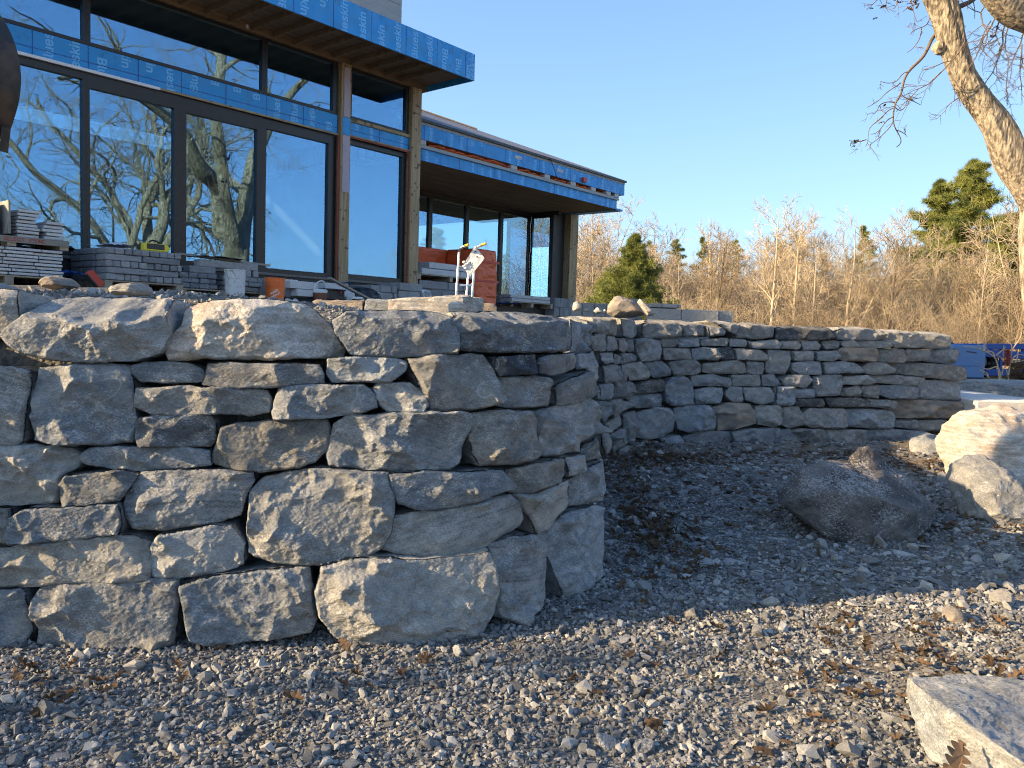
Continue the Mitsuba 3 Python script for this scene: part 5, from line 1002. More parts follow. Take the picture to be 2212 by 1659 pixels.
for (u, v) in ((.25, .2), (.6, .3), (.7, .7), (.45, .62)):
    p = V[int(v * (n - 1)) * n + int(u * (n - 1))] + [0, -.012, 0]; part(k, 'print_mark', bbox_(p, [.012, 0, .006], [0, .001, 0], [-.003, 0, .009], .0004), 'ink_dark')
k = thing('tape_rolls', 'cluster of small white rolls hanging at the left of the white card', 'rolls')
for x_, y_ in ((1248, 360), (1250, 395), (1262, 412), (1278, 375)): c = hp(x_, y_, -.06); part(k, 'roll', tube([c, c + [.03, -.01, .012]], .018, 12), 'plastic_white', smooth=40)
# ---------------------------------------------------------------- stones lying on the terrace
def trock(px, Y, thick, bs, lab, seed, **kw): boulder('loose_stone', outline_pts(px, Y, thick, kw.pop('tilt', .2)), bs, lab, seed, sub=.018, cat='stone', **kw)
cp_ = lambda pts: [((780 + a / 3.568) * S_, (540 + b / 3.568) * S_) for a, b in pts]
def slab_rock(pxs, Y0_, Y1_, zdrop, bs, lab, seed, tone=.7, amp=.03):
    P = []
    for x, y, yy in pxs:
        q = at(x, y, yy); P += [q, np.array([q[0], q[1], q[2] - zdrop])]
    boulder('loose_stone', np.array(P), bs, lab, seed, tone=tone, sub=.02, amp=amp, freq=4, cat='stone')
C_ = lambda a, b, yy: ((780 + a / 3.568) * S_, (540 + b / 3.568) * S_, yy)
slab_rock([C_(600, 690, 7.0), C_(820, 668, 7.0), C_(1060, 655, 7.0), C_(1262, 655, 6.9), C_(1440, 668, 7.9), C_(1250, 645, 8.2), C_(650, 680, 7.7)], 7, 8, .36, 'stone_pale', 'long tan split slab in full sun behind the cap stones', 31, .6)
slab_rock([C_(395, 695, 7.1), C_(610, 690, 7.05), C_(640, 682, 7.6), C_(420, 684, 7.7)], 7, 7.6, .3, 'stone', 'grey rough stone joined to the left end of the tan slab', 32, .8)
slab_rock([C_(-60, 705, 7.2), C_(200, 693, 7.2), C_(385, 690, 7.15), C_(400, 680, 7.7), C_(-40, 690, 7.8)], 7, 7.6, .34, 'stone_brown', 'dark brown rough stone left of the grey stone behind the caps', 33, .4)
slab_rock([C_(1120, 720, 6.3), C_(1230, 705, 6.3), C_(1290, 760, 6.3), C_(1200, 700, 6.6)], 6, 6.6, .3, 'stone_pale', 'small tan lump leaning against the long tan slab', 34, .6)
slab_rock([C_(1395, 745, 8.3), C_(1440, 715, 8.3), C_(1520, 722, 8.3), C_(1545, 745, 8.3), C_(1480, 712, 8.6)], 8, 8.6, .25, 'stone_brown', 'small round brown stone right of the tan slab', 35, .6)
D_ = lambda a, b: ((1400 + a / 4.424) * S_, (560 + b / 4.424) * S_)
trock([D_(358, 900), D_(370, 820), D_(440, 725), D_(490, 715), D_(560, 735), D_(640, 765), D_(730, 840), D_(780, 925), D_(600, 955), D_(420, 950)], 9.9, .45, 'stone_brown', 'rounded orange-brown stone standing on the far wall top', 36, amp=.035)
trock([D_(685, 785), D_(715, 742), D_(760, 775), D_(885, 920), D_(800, 940), D_(760, 880)], 9.6, .16, 'stone_pale', 'pointed white shard leaning against the brown stone', 37, amp=.012)
trock([D_(-10, 880), D_(0, 790), D_(40, 772), D_(85, 810), D_(95, 860), D_(40, 890)], 8.3, .25, 'stone_pale', 'pale rounded stone left of the small rocks on the far wall top', 38, amp=.02)
trock([D_(75, 890), D_(90, 855), D_(160, 842), D_(180, 885), D_(120, 900)], 8.3, .18, 'stone', 'low grey stone beside the pale rounded stone', 39, tone=.9, amp=.015)
trock([D_(212, 880), D_(262, 832), D_(320, 885), D_(318, 910), D_(240, 905)], 8.6, .15, 'stone_pale', 'small triangular stone between pale rock and brown stone', 40, amp=.012)
trock([D_(318, 870), D_(335, 852), D_(356, 870), D_(352, 905), D_(330, 905)], 8.7, .12, 'stone_pale', 'tiny pale stone touching the brown stone', 41, amp=.01)
A_ = lambda a, b: (a / 4.608 * S_, (440 + b / 4.608) * S_)
trock([A_(485, 1180), A_(520, 1110), A_(610, 1070), A_(700, 1085), A_(800, 1130), A_(870, 1200), A_(760, 1240), A_(560, 1235)], 7.2, .4, 'stone_brown', 'lumpy brown-grey stone on the rubble below the pale slabs', 42, amp=.04)
trock([A_(1270, 1230), A_(1300, 1190), A_(1400, 1172), A_(1590, 1162), A_(1660, 1190), A_(1710, 1260), A_(1690, 1310), A_(1300, 1300)], 4.9, .3, 'stone', 'smooth grey stone peeping over the second cap stone', 43, tone=.75, amp=.025)
trock([A_(-80, 1290), A_(-60, 1160), A_(40, 1150), A_(120, 1200), A_(150, 1260), A_(60, 1330)], 4.9, .35, 'stone', 'grey stone behind the first cap stone at the left edge', 44, tone=.7, amp=.025)
# ---------------------------------------------------------------- stone landing at the right
def landing(name, pts, z0, z1, lab, seed, rag):
    r = np.random.default_rng(seed); b = resample(np.array(pts, float), .05); q = np.c_[b, np.full(len(b), seed)]
    rings = []
    for f, zz in ((0, z1), (0, z1 - .012), (1, z1 - .05), (1, (z0 + z1) / 2), (1, z0)):
        nrm = b - b.mean(0); nrm /= np.linalg.norm(nrm, axis=1, keepdims=True); rings.append(np.c_[b + nrm * (f * rag * (meshkit.fbm(np.c_[b * 7, np.full(len(b), zz * 20)], 3, 3) - .35))[:, None], np.full(len(b), zz)])
    n = len(b); V = np.vstack(rings + [[[*b.mean(0), z1]]]); F = grid_mesh(n, 5); i, j = np.meshgrid(np.arange(4), np.arange(n), indexing='ij'); qd = np.stack([i * n + j, (i + 1) * n + j, (i + 1) * n + (j + 1) % n, i * n + (j + 1) % n], -1).reshape(-1, 4)
    F = np.vstack([qd[:, [0, 1, 2]], qd[:, [0, 2, 3]], np.stack([np.arange(n), (np.arange(n) + 1) % n, np.full(n, 5 * n)], 1)])
    m = trimesh.Trimesh(V, F, process=False); k = thing(name, lab, 'stone slab'); put(k, m, 'cut_slab' if seed == 1 else 'stone', uv=cuv(m, .25 if seed == 1 else .9, .3))
landing('landing_slab', [(6.98, 11.92), (7.9, 11.93), (8.7, 12.7), (10.5, 12.8), (10.5, 15.6), (8.4, 15.4), (7.2, 14.6)], .42, .645, 'thick grey sawn stone landing slab butting against the far end of the wall', 1, .035)
landing('landing_slab', [(8.3, 14.9), (8.42, 14.0), (8.5, 13.0), (9.0, 12.6), (11.5, 12.7), (11.6, 15.4), (9.6, 15.6)], .649, .83, 'rough-edged second slab lying on the sawn landing slab', 2, .06)
# ---------------------------------------------------------------- blue trailer and the bush before it
k = thing('trailer', 'blue steel trailer with a pale blue front panel parked beyond the wall end', 'trailer')
G_ = lambda a, b, Y: at((2200 + a / 7.21) * S_, (780 + b / 7.21) * S_, Y)
def beam(p, q, h, d): p, q = np.asarray(p), np.asarray(q); ex = (q - p) / 2; return bbox_((p + q) / 2, ex, [0, d / 2, 0], np.cross(ex / np.linalg.norm(ex), [0, 1, 0]) * -h / 2, .01)
part(k, 'top_beam', beam(G_(905, 472, 21), G_(3300, 478, 21), .145, .12), 'steel_blue'); part(k, 'top_beam', beam(G_(905, 472, 22.6), G_(3300, 478, 22.6), .145, .12), 'steel_blue')
p = G_(1060, 730, 20.6); part(k, 'front_panel', bbox_(p, [.44, .03, 0], [0, .35, 0], [0, 0, .42], .03), 'panel_blue'); part(k, 'panel_groove', bbox_(p + [.05, -.36, .24], [.13, .009, -.012], [0, .006, 0], [0, 0, .011], .002), 'plastic_dark'); part(k, 'panel_rib', bbox_(p + [.05, -.36, -.1], [.24, .016, 0], [0, .008, 0], [0, 0, .006], .002), 'panel_blue'); part(k, 'panel_skirt', bbox_(p + [0, .02, -.45], [.42, .03, 0], [0, .33, 0], [0, 0, .025], .005), 'steel_blue')
part(k, 'lower_rail', beam(G_(1330, 580, 21), G_(2160, 640, 21), .2, .1), 'steel_blue'); part(k, 'lower_rail', beam(G_(1470, 930, 21), G_(3000, 940, 21), .18, .1), 'steel_blue'); part(k, 'deck', beam(G_(1320, 760, 22), G_(3200, 770, 22), .1, 1.5), 'dark_trim')
for x_ in (1750, 2140, 2600): part(k, 'stanchion', beam(G_(x_, 480, 21.1), G_(x_, 940, 21.1), .07, .07), 'steel_blue')
for x_, y_ in ((1400, 900), (860, 800)):
    c = G_(x_, y_, 21.4); tyre = lathe([(.19, -.1), (.36, -.11), (.41, -.07), (.41, .07), (.36, .11), (.19, .1)], 36); V = tyre.vertices; tyre = trimesh.Trimesh(np.c_[V[:, 0], V[:, 2], V[:, 1]] + [c[0], c[1], 1.03], tyre.faces[:, ::-1], process=False); wk = part(k, 'wheel', tyre, 'black_rubber', smooth=40)
    part(wk, 'rim', bbox_([c[0], c[1], 1.03], [.14, 0, 0], [0, .07, 0], [0, 0, .14], .05), 'grey_metal')
tyre = lathe([(.2, -.1), (.36, -.11), (.41, -.06), (.41, .06), (.36, .11), (.2, .1)], 36); c = G_(840, 475, 21.8); V = tyre.vertices; part(k, 'spare_wheel', trimesh.Trimesh(np.c_[V[:, 0], V[:, 2], V[:, 1]] + c - [0.05, 0, .28], tyre.faces[:, ::-1], process=False), 'black_rubber', smooth=40)
k = thing('sumac_bush', 'bare tan sumac bush with a dark red seed head before the blue trailer', 'bush'); YB = 16.2
SB = [[(1750,1110),(1720,950),(1700,800),(1640,660),(1520,580),(1400,520),(1250,490),(1100,470)],[(1760,1110),(1740,930),(1690,780)],[(1640,660),(1560,560),(1470,560),(1350,440),(1260,350)],[(1900,1110),(1870,950),(1840,820),(1830,760)],[(1890,980),(1910,850),(1940,640),(1950,500),(1920,410)],[(1940,640),(1990,480),(2060,380),(2120,220)],[(1470,560),(1460,440),(1470,360)],[(1560,560),(1490,480),(1500,420)],[(1700,830),(1640,840),(1560,870),(1420,840),(1380,790),(1300,730)],[(1660,1090),(1540,1020),(1440,930),(1380,870)],[(1540,1020),(1500,940),(1370,900)],[(1780,980),(1840,820),(1940,760),(2060,740),(2170,710)],[(2010,760),(2050,640),(2060,520)],[(1800,740),(1740,660),(1640,630)],[(1950,760),(2000,650),(2090,620),(2200,640)],[(1810,700),(1800,580),(1810,450)],[(1680,620),(1760,560),(1840,480)]]
bt = [tube(smoothpath([G_(a, b, YB + .05 * math.sin(i * 3 + j)) for j, (a, b) in enumerate(s_)], 16), np.linspace(.022 if i < 2 else .014, .006, 16), 6) for i, s_ in enumerate(SB)]
part(k, 'branches', cat_(bt), 'branch_tan', smooth=True); V = [G_(1870 + 45 * math.sin(i * 2.4) * (1 - abs(i / 60 - .5)), 530 + i * 4.6, YB - .05) + tuft(np.random.default_rng(i), 6, .05, .012, (0, 0, -1)) for i in range(60)]; V = np.concatenate(V).reshape(-1, 3); part(k, 'seed_head', (V, np.arange(len(V)).reshape(-1, 3)), 'sumac_red', label='drooping dark red seed head')
k = thing('dry_weeds', 'tangle of dry brown and rust weeds right of the sumac bush', 'weeds', kind='stuff'); V, U = [], []
for i in range(420):
    a, b = rg.uniform(1900, 2500), rg.uniform(700, 1180); p = G_(a, b, 16.8 + rg.uniform(-.4, .6)); p[2] = .7 + max(0, rg.normal(.2, .16)); V.append(p + tuft(rg, 6, .09, .014)); U.append(np.full(18, rg.uniform(.3, 1)))
V = np.concatenate(V).reshape(-1, 3); U = np.concatenate(U); put(k, (V, np.arange(len(V)).reshape(-1, 3)), 'dead_leaf', uv=np.c_[U, U])
# ---------------------------------------------------------------- excavator whose bucket hangs in at the left
k = thing('excavator', 'excavator with a dark rusty bucket hanging in at the left edge', 'excavator'); YE = 5.2
def sheet_solid(prof, half, centre, ax=np.array([.25, .97, 0])):
    ax = ax / np.linalg.norm(ax); ux = np.array([ax[1], -ax[0], 0]); m = trimesh.creation.extrude_polygon(Polygon(prof).buffer(0), 2 * half, engine='earcut')
    V = m.vertices; m.vertices = centre + V[:, :1] * ux + (V[:, 2:3] - half) * ax + np.c_[0 * V[:, :2], V[:, 1]]; m.fix_normals(); return m
cb = at(-142, 128, YE)
out_ = [(.30 * 1.0 + .02, -.02)]
bow = [(-.45, .52), (-.1, .56), (.1, .44), (.235, .25), (.30, .02), (.285, -.16), (.235, -.30), (.19, -.40)]
arc = smoothpath(np.c_[np.array(bow), np.zeros(len(bow))], 30)[:, :2]; inner = [(x - .035, y - .012) for x, y in arc[::-1]]
part(k, 'bucket_shell', sheet_solid(list(map(tuple, arc)) + inner, .36, cb), 'rusty_iron', smooth=30)
side = list(map(tuple, arc[2:])) + [(.12, -.38), (-.42, .15), (-.47, .4)]
for s_ in (-1, 1): part(k, 'bucket_side', sheet_solid(side, .012, cb + s_ * .35 * np.array([.25, .97, 0])), 'rusty_iron')
for s_ in (-.3, -.1, .1, .3):
    c = cb + s_ * np.array([.25, .97, 0]); part(k, 'tooth', sheet_solid([(.24, -.36), (.17, -.36), (.205, -.50), (.215, -.52)], .035, c), 'rusty_iron')
b1, b2, b3 = cb + [-.25, .1, .55], cb + [-1.6, .1, 2.1], np.array([cb[0] - 5.2, 3.9, 2.9])
part(k, 'stick', tube([b1, b2], [.1, .17], 4), 'machine_yellow'); part(k, 'boom', tube(smoothpath([b2, (b2 + b3) / 2 + [0, 0, .7], b3], 10), .2, 4), 'machine_yellow'); part(k, 'body', bbox_(b3 + [-1, .5, -.1], [1.3, .2, 0], [-.15, 1.0, 0], [0, 0, .5], .08), 'machine_yellow'); part(k, 'cab', bbox_(b3 + [-.6, -.2, .95], [.6, .1, 0], [-.08, .5, 0], [0, 0, .65], .08), 'plastic_dark')
for s_ in (-1, 1): part(k, 'track', bbox_(b3 + [-1 - .15 * s_, .5 + .95 * s_, -.95], [1.6, .25, 0], [-.04, .24, 0], [0, 0, .36], .15), 'black_rubber')

# ---------------------------------------------------------------- trees
def grow(out, p, d, r, L, lev, rg, P):
    """One branch and its children: out gets (points, radii, level)."""
    n = max(3, int(L / P['seg'][min(lev, len(P['seg']) - 1)])); pts, rad, dd = [p], [r], d / np.linalg.norm(d)
    tip = P['tip'][min(lev, len(P['tip']) - 1)]
    dirs = [dd]
    for k in range(n):
        dd = dd + rg.normal(0, P['wob'][min(lev, len(P['wob']) - 1)], 3) + np.array([0, 0, P['up'][min(lev, len(P['up']) - 1)]]); dd /= np.linalg.norm(dd)
        p = p + dd * L / n; pts.append(p); rad.append(r * (1 - (1 - tip) * (k + 1) / n)); dirs.append(dd)
    out.append((np.array(pts), np.array(rad), lev))
    if lev >= P['levels']: return
    nc = P['kids'][lev]; nc = int(rg.integers(nc[0], nc[1] + 1))
    for k in range(nc):
        f = P['start'][lev] + (1 - P['start'][lev]) * ((k + rg.uniform(.2, .9)) / nc); i = min(n, max(1, int(f * n))); ax = dirs[i]
        a = rg.normal(size=3); a -= ax * (a @ ax); a /= np.linalg.norm(a); sp = rg.uniform(*P['spread'][lev])
        nd = ax * math.cos(sp) + a * math.sin(sp)
        grow(out, pts[i], nd, max(rad[i] * rg.uniform(*P['rr'][lev]), P['rmin']), L * rg.uniform(*P['lr'][lev]) * (1 - .45 * f * P['cone'][lev]), lev + 1, rg, P)
def tubes(lst, sides): return cat_([tube(p, r, sides(l, r[0]), cap=False) for p, r, l in lst])

# ----- far woodland: a few kinds, planted many times
FARP = dict(seg=[1.2, .8, .6, .5], tip=[.15, .2, .3, .5], wob=[.05, .12, .16, .2], up=[.03, .10, .08, .05], levels=3, kids=[(13, 17), (4, 6), (3, 5)], start=[.22, .2, .15], spread=[(.5, 1.0), (.4, .9), (.4, .9)], rr=[(.35, .6), (.45, .65), (.5, .7)], lr=[(.32, .52), (.4, .65), (.4, .7)], cone=[1.0, .5, .3], rmin=.018)
for k in range(7):
    rg = np.random.default_rng(900 + k); out = []; Hh = rg.uniform(9.5, 12.5); stems = 1 + (k % 3 == 1)
    for s_ in range(stems): grow(out, np.array([.3 * s_, 0, -.4]), np.array([rg.normal(0, .08) + .12 * s_, rg.normal(0, .08), 1]), rg.uniform(.1, .17), Hh * rg.uniform(.8, 1), 0, rg, FARP)
    tr = tubes([o for o in out if o[2] == 0], lambda l, r: 7); br = tubes([o for o in out if o[2] > 0], lambda l, r: 4 if l == 1 else 3)
    tone = [.2, .8, .45, 1.0, .05, .65, .9][k]
    scene[f'bare_kind_{k}'] = {'type': 'shapegroup', 'trunk': mikit.ply(tr, 'far_bark', smooth=True, uv=cuv(tr, tone, 0)), 'branches': mikit.ply(br, 'far_bark', smooth=True, uv=cuv(br, tone * .8 + .15, 0))}
def pine(seed, Hh, nb, width, shape, ntuft, L, dens, w=.02, flat=False):
    rg = np.random.default_rng(seed); tr = tube(smoothpath([(0, 0, -.5), (rg.normal(0, .1), rg.normal(0, .1), Hh * .5), (0, 0, Hh)], 12), np.linspace(Hh * .018, .02, 12), 8)
    V, U, bt = [], [], []
    for k in range(nb):
        f = (k + rg.uniform(0, 1)) / nb; z = Hh * (shape[2] + (1 - shape[2]) * f); ln = width * (1 - f) ** shape[0] * rg.uniform(shape[1], 1.1) + .12; g = rg.uniform(0, 2 * math.pi)
        lift = rg.uniform(.1, .35) if flat else rg.uniform(.25, .6)
        c = np.array([math.cos(g), math.sin(g), 0]); pts = np.array([np.array([0, 0, z]) + c * ln * t + np.array([0, 0, ln * (lift * t * t - (.1 if flat else .05) * t)]) for t in np.linspace(0, 1, 5)])
        bt.append(tube(pts, np.linspace(.02 + .012 * ln, .01, 5), 4, cap=False)); tone = rg.uniform(.1, .9)
        for q in range(ntuft):
            t = rg.uniform(.25, 1.02) ; j = min(3, int(t * 4)); p = pts[j] + (pts[j + 1] - pts[j]) * (t * 4 - j) + rg.normal(0, .085 * ln + .05, 3) * ([1, 1, .28] if flat else [1, 1, .8])
            V.append(p + tuft(rg, dens, L, w, c * .5 + np.array([0, 0, .5]))); U.append(np.full((dens * 3,), np.clip(tone + rg.normal(0, .2), 0, 1)))
    for q in range(10): V.append(np.array([0, 0, Hh * rg.uniform(.93, 1.0)]) + tuft(rg, dens, L, w, (0, 0, 1))); U.append(np.full((dens * 3,), .7))
    V = np.concatenate(V).reshape(-1, 3); U = np.concatenate(U); nd = (V, np.arange(len(V)).reshape(-1, 3)); br = cat_(bt)
    return {'trunk': mikit.ply(tr, 'far_bark', smooth=True, uv=cuv(tr, .1, 0)), 'branches': mikit.ply(br, 'far_bark', uv=cuv(br, .1, 0)), 'needles': mikit.ply(nd, 'needles', uv=np.c_[U, U])}
for k in range(3): scene[f'pine_kind_{k}'] = {'type': 'shapegroup', **pine(30 + k, 13.5 + k, 60, 3.0, (.65, .5, .3), 22, .45, 14, .03, True)}
rg = np.random.default_rng(5)
def inst(key, kind, x, y, s, rot, z=None):
    z = float(ground_z(x, y)) if z is None else z
    scene[key] = {'type': 'instance', 'shapegroup': {'type': 'ref', 'id': kind}, 'to_world': T().translate([x, y, z - .1]).rotate([0, 0, 1], rot).scale([s, s, s] if np.isscalar(s) else s)}
# the wood: ranks of bare trees, low ones in front
cells = []
for a in np.arange(1.5, 68, 1.0):
    for dist in (58, 68, 80, 93):
        if a > 36 and dist > 75: continue
        cells.append((math.radians(a + rg.uniform(-.5, .5)), dist + rg.uniform(-5, 5)))
rg.shuffle(cells); nb = 0
for a, dist in cells:
    if math.degrees(a) > 36 and rg.uniform() < .35: continue
    x, y = dist * math.sin(a), dist * math.cos(a)
    s = rg.uniform(.72, 1.02) * (1.0 if dist > 63 else .8) * (1.0 + .12 * math.sin(a * 23))
    kd = int(rg.integers(7)); rank = 'front' if dist < 63 else ('middle' if dist < 86 else 'back')
    k = thing('bare_tree', f"{['slim dark-barked', 'pale twin-stemmed', 'grey-tan', 'palest', 'darkest', 'tan twin-stemmed', 'light tan'][kd]} leafless tree in the {rank} rank of the wood", 'tree', f'leafless trees of the wood, kind {kd}, {rank} rank'); inst(k, f'bare_kind_{kd}', x, y, [s, s, s * rg.uniform(.9, 1.1)], rg.uniform(0, 360)); nb += 1
    if nb >= 215: break
# pines whose tops stand out of the wood: (px, top py, distance, kind)
PINES = [(1462,518,92,0,'short pine top left of the bare gap beyond the young pine'),(1520,512,95,1,'dark pine top just right of the young green pine'),(1690,520,96,2,'pine top in the middle of the wood skyline'),(1730,512,94,0,'taller of the two pine tops in mid skyline'),(1868,488,90,1,'bushy pine top right of the mid skyline'),(1780,545,97,2,'low pine showing between bare crowns'),(1590,520,98,0,'narrow pine in the wood left of the tall bare tree'),(1405,520,100,1,'pine crown hidden behind the young green pine')]
for px, py, dist, kd, lab in PINES:
    q = at(px, py, dist); z0 = float(ground_z(q[0], q[1])); s = (q[2] - z0) / (13.5 + kd)
    k = thing('pine_tree', lab, 'tree'); inst(k, f'pine_kind_{kd}', q[0], q[1], [s * 1.0, s * 1.0, s], 40 * kd, z0)
for x, y, s, kd, lab in ((38, 24.5, .62, 0, 'broad pine mirrored in the left wing window'), (44, 31, .5, 1, 'pine mirrored low in the right wing windows'), (36, 33, .62, 2, 'tall pine mirrored at the wing corner'), (48, 36, .55, 0, 'second pine mirrored in the wing windows')):
    k = thing('pine_tree', lab, 'tree'); inst(k, f'pine_kind_{kd}', x, y, [s * 1.3, s * 1.3, s], 77 * kd)
def whole(key, kit):
    for n_, d_ in kit.items(): scene[f'{key}__{n_}'] = d_
def moved(kit, x, y, z, s, rot=0):
    M = T().translate([x, y, z]).rotate([0, 0, 1], rot).scale([float(s)] * 3); return {n_: {**d_, 'to_world': M} for n_, d_ in kit.items()}
q = at(1372, 512, 38); z0 = .7
k = thing('young_pine', 'bushy bright green young pine in front of the wood beside the house corner', 'tree'); whole(k, moved(pine(71, 10, 170, 5.0, (.95, .55, .04), 44, .5, 14, .022), q[0], q[1], z0, (q[2] - z0) / 10))
q = at(1318, 596, 40)
k = thing('young_pine', 'low dark pine showing at the left of the bushy green pine', 'tree'); whole(k, moved(pine(72, 6, 90, 3.0, (.6, .6, .06), 20, .4, 10, .03), q[0], q[1], z0, (q[2] - z0) / 6))
for px, py, dist, sd, lab, wd in ((2105, 352, 62, 81, 'tall ragged white pine rising at the right above the wood', 4.4), (2035, 395, 66, 82, 'second white pine with layered boughs left of the tall one', 3.8), (2195, 470, 58, 83, 'white pine half hidden behind the leaning trunk', 3.6)):
    q = at(px, py, dist); z0 = float(ground_z(q[0], q[1])); Hp = q[2] - z0
    k = thing('white_pine', lab, 'tree'); whole(k, moved(pine(sd, Hp, 95, wd, (.55, .3, .22), 70, .5, 14, .022, True), q[0], q[1], z0, 1))
# undergrowth
rg = np.random.default_rng(15)
for k in range(4):
    V = []; n = 130
    for _ in range(n):
        p = np.array([rg.uniform(-3, 3), rg.uniform(-2, 2), -.2]); h = rg.uniform(1.2, 5.2); d = np.array([rg.normal(0, .3), rg.normal(0, .3), 1]); m_ = p + d * h * .5 + rg.normal(0, .15, 3); e_ = m_ + (d + rg.normal(0, .4, 3) * [1, 1, .3]) * h * .5
        V.append(tube([p, m_, e_], [.022, .016, .008], 3, cap=False))
        for b in range(3):
            f = rg.uniform(.3, .95); s_ = m_ + (e_ - m_) * f; V.append(tube([s_, s_ + (rg.normal(0, .5, 3) + [0, 0, .5]) * h * .22], [.012, .007], 3, cap=False))
    m = cat_(V); scene[f'brush_kind_{k}'] = {'type': 'shapegroup', 'stems': mikit.ply(m, 'far_bark', smooth=True, uv=cuv(m, [.2, .5, .85, .35][k], 0))}
labels['brush'] = {'label': 'dense tan brush and saplings filling the foot of the wood', 'category': 'undergrowth', 'kind': 'stuff'}; nbk = 0
for a in np.arange(1.5, 66, 1.05):
    for dist in (54, 64, 80):
        if a > 36 and dist != 60: continue
        t = math.radians(a + rg.uniform(-.6, .6)); dd = dist + rg.uniform(-4, 4); nbk += 1; s = rg.uniform(.75, 1.25) * (.62 if dist < 55 else 1)
        inst(f'brush__{nbk:03d}', f'brush_kind_{int(rg.integers(4))}', dd * math.sin(t), dd * math.cos(t), [s * 1.15, s, s], rg.uniform(-30, 30) - math.degrees(t))

# ----- the oaks right of the yard
OAKP = dict(seg=[.5, .45, .3, .2, .16], tip=[.5, .3, .25, .3, .5], wob=[.07, .17, .22, .25, .28], up=[.0, .015, .02, .01, -.02], levels=4, kids=[(5, 7), (7, 9), (6, 7), (5, 6)], start=[.35, .25, .2, .15], spread=[(.45, .95), (.5, 1.1), (.5, 1.2), (.5, 1.1)], rr=[(.5, .7), (.42, .6), (.4, .55), (.45, .6)], lr=[(.7, 1.0), (.45, .65), (.4, .6), (.4, .6)], cone=[.2, .4, .4, .3], rmin=.006)
def bark_tube(path, rad, sides=72, step=.018, seed=1, amp=1.0):
    pr = np.c_[np.asarray(path, float), np.asarray(rad, float)]; L = np.linalg.norm(np.diff(pr[:, :3], axis=0), axis=1).sum(); sp = smoothpath(pr, max(8, int(L / step)))
    m = tube(sp[:, :3], sp[:, 3], sides); n = len(sp); v = m.vertices.copy(); body = v[:n * sides].reshape(n, sides, 3); cdir = body - sp[:, None, :3]; rr_ = np.linalg.norm(cdir, axis=2, keepdims=True); cdir = cdir / rr_
    g = np.arange(sides) / sides * 2 * np.pi; ss = np.linspace(0, L, n)[:, None] * np.ones(sides); q = np.stack([np.cos(g)[None] * 6.5 + 0 * ss, np.sin(g)[None] * 6.5 + 0 * ss, ss * 2.6], -1)
    ridge = 1 - np.abs(meshkit.fbm(q + seed, 3, 3) - .5) * 3.4; lump = meshkit.fbm(q * [.25, .25, .5] + seed, 2, 7) - .5
    v[:n * sides] = (body + cdir * ((ridge * .016 - .01 + lump * .09) * amp * np.minimum(1, rr_[..., 0] / .14))[..., None]).reshape(-1, 3)
    m.vertices = v; return m
def leaf_bunch(p, seed, n=7, s=.09):
    r_ = np.random.default_rng(seed); return scatter(p + r_.normal(0, .05, (n, 3)), r_.uniform(.8, 1.2, n) * s, leafk, 1.2, seed)
# the tree whose trunk shows at the right edge
ok1 = thing('oak_tree', 'big bare oak at the right edge with a thick limb leaning out to the left', 'tree')
Y0 = 11.6; sc = Y0 / 1726
base = at(2345, 900, Y0); tb = [(base[0] + .1, Y0, -.1), tuple(at(2325, 760, Y0)), tuple(at(2284, 660, Y0)), tuple(at(2274, 560, Y0)), tuple(at(2276, 470, Y0)), tuple(at(2300, 330, Y0 + .1)), tuple(at(2340, 150, Y0 + .3)), tuple(at(2350, -50, Y0 + .6))]
part(ok1, 'trunk', bark_tube(tb, np.array([84, 72, 64, 61, 60, 46, 42, 36]) * sc, seed=2), 'bark', smooth=True)
lp = [(2282,480,55),(2238,408,43),(2178,328,35),(2143,258,28),(2099,192,24.5),(2071,140,23.5),(2054,92,25.5),(2044,45,27.5),(2030,0,27),(2008,-50,26),(1988,-120,22),(1992,-220,18)]
limb = [tuple(at(x, y, Y0 - .02 * i)) for i, (x, y, r_) in enumerate(lp)]
m = bark_tube(limb, np.array([r_ for *_, r_ in lp]) * sc, seed=4)
part(ok1, 'limb', m, 'bark', smooth=True)
lp2 = [(2285,330,40),(2330,180,40),(2345,90,38),(2290,50,36),(2228,28,37),(2180,0,36),(2135,-50,33),(2080,-130,28)]
limb2 = [tuple(at(x, y, Y0 - .35 - .1 * i)) for i, (x, y, r_) in enumerate(lp2)]
part(ok1, 'limb', bark_tube(limb2, np.array([r_ for *_, r_ in lp2]) * sc, seed=9), 'bark', smooth=True)
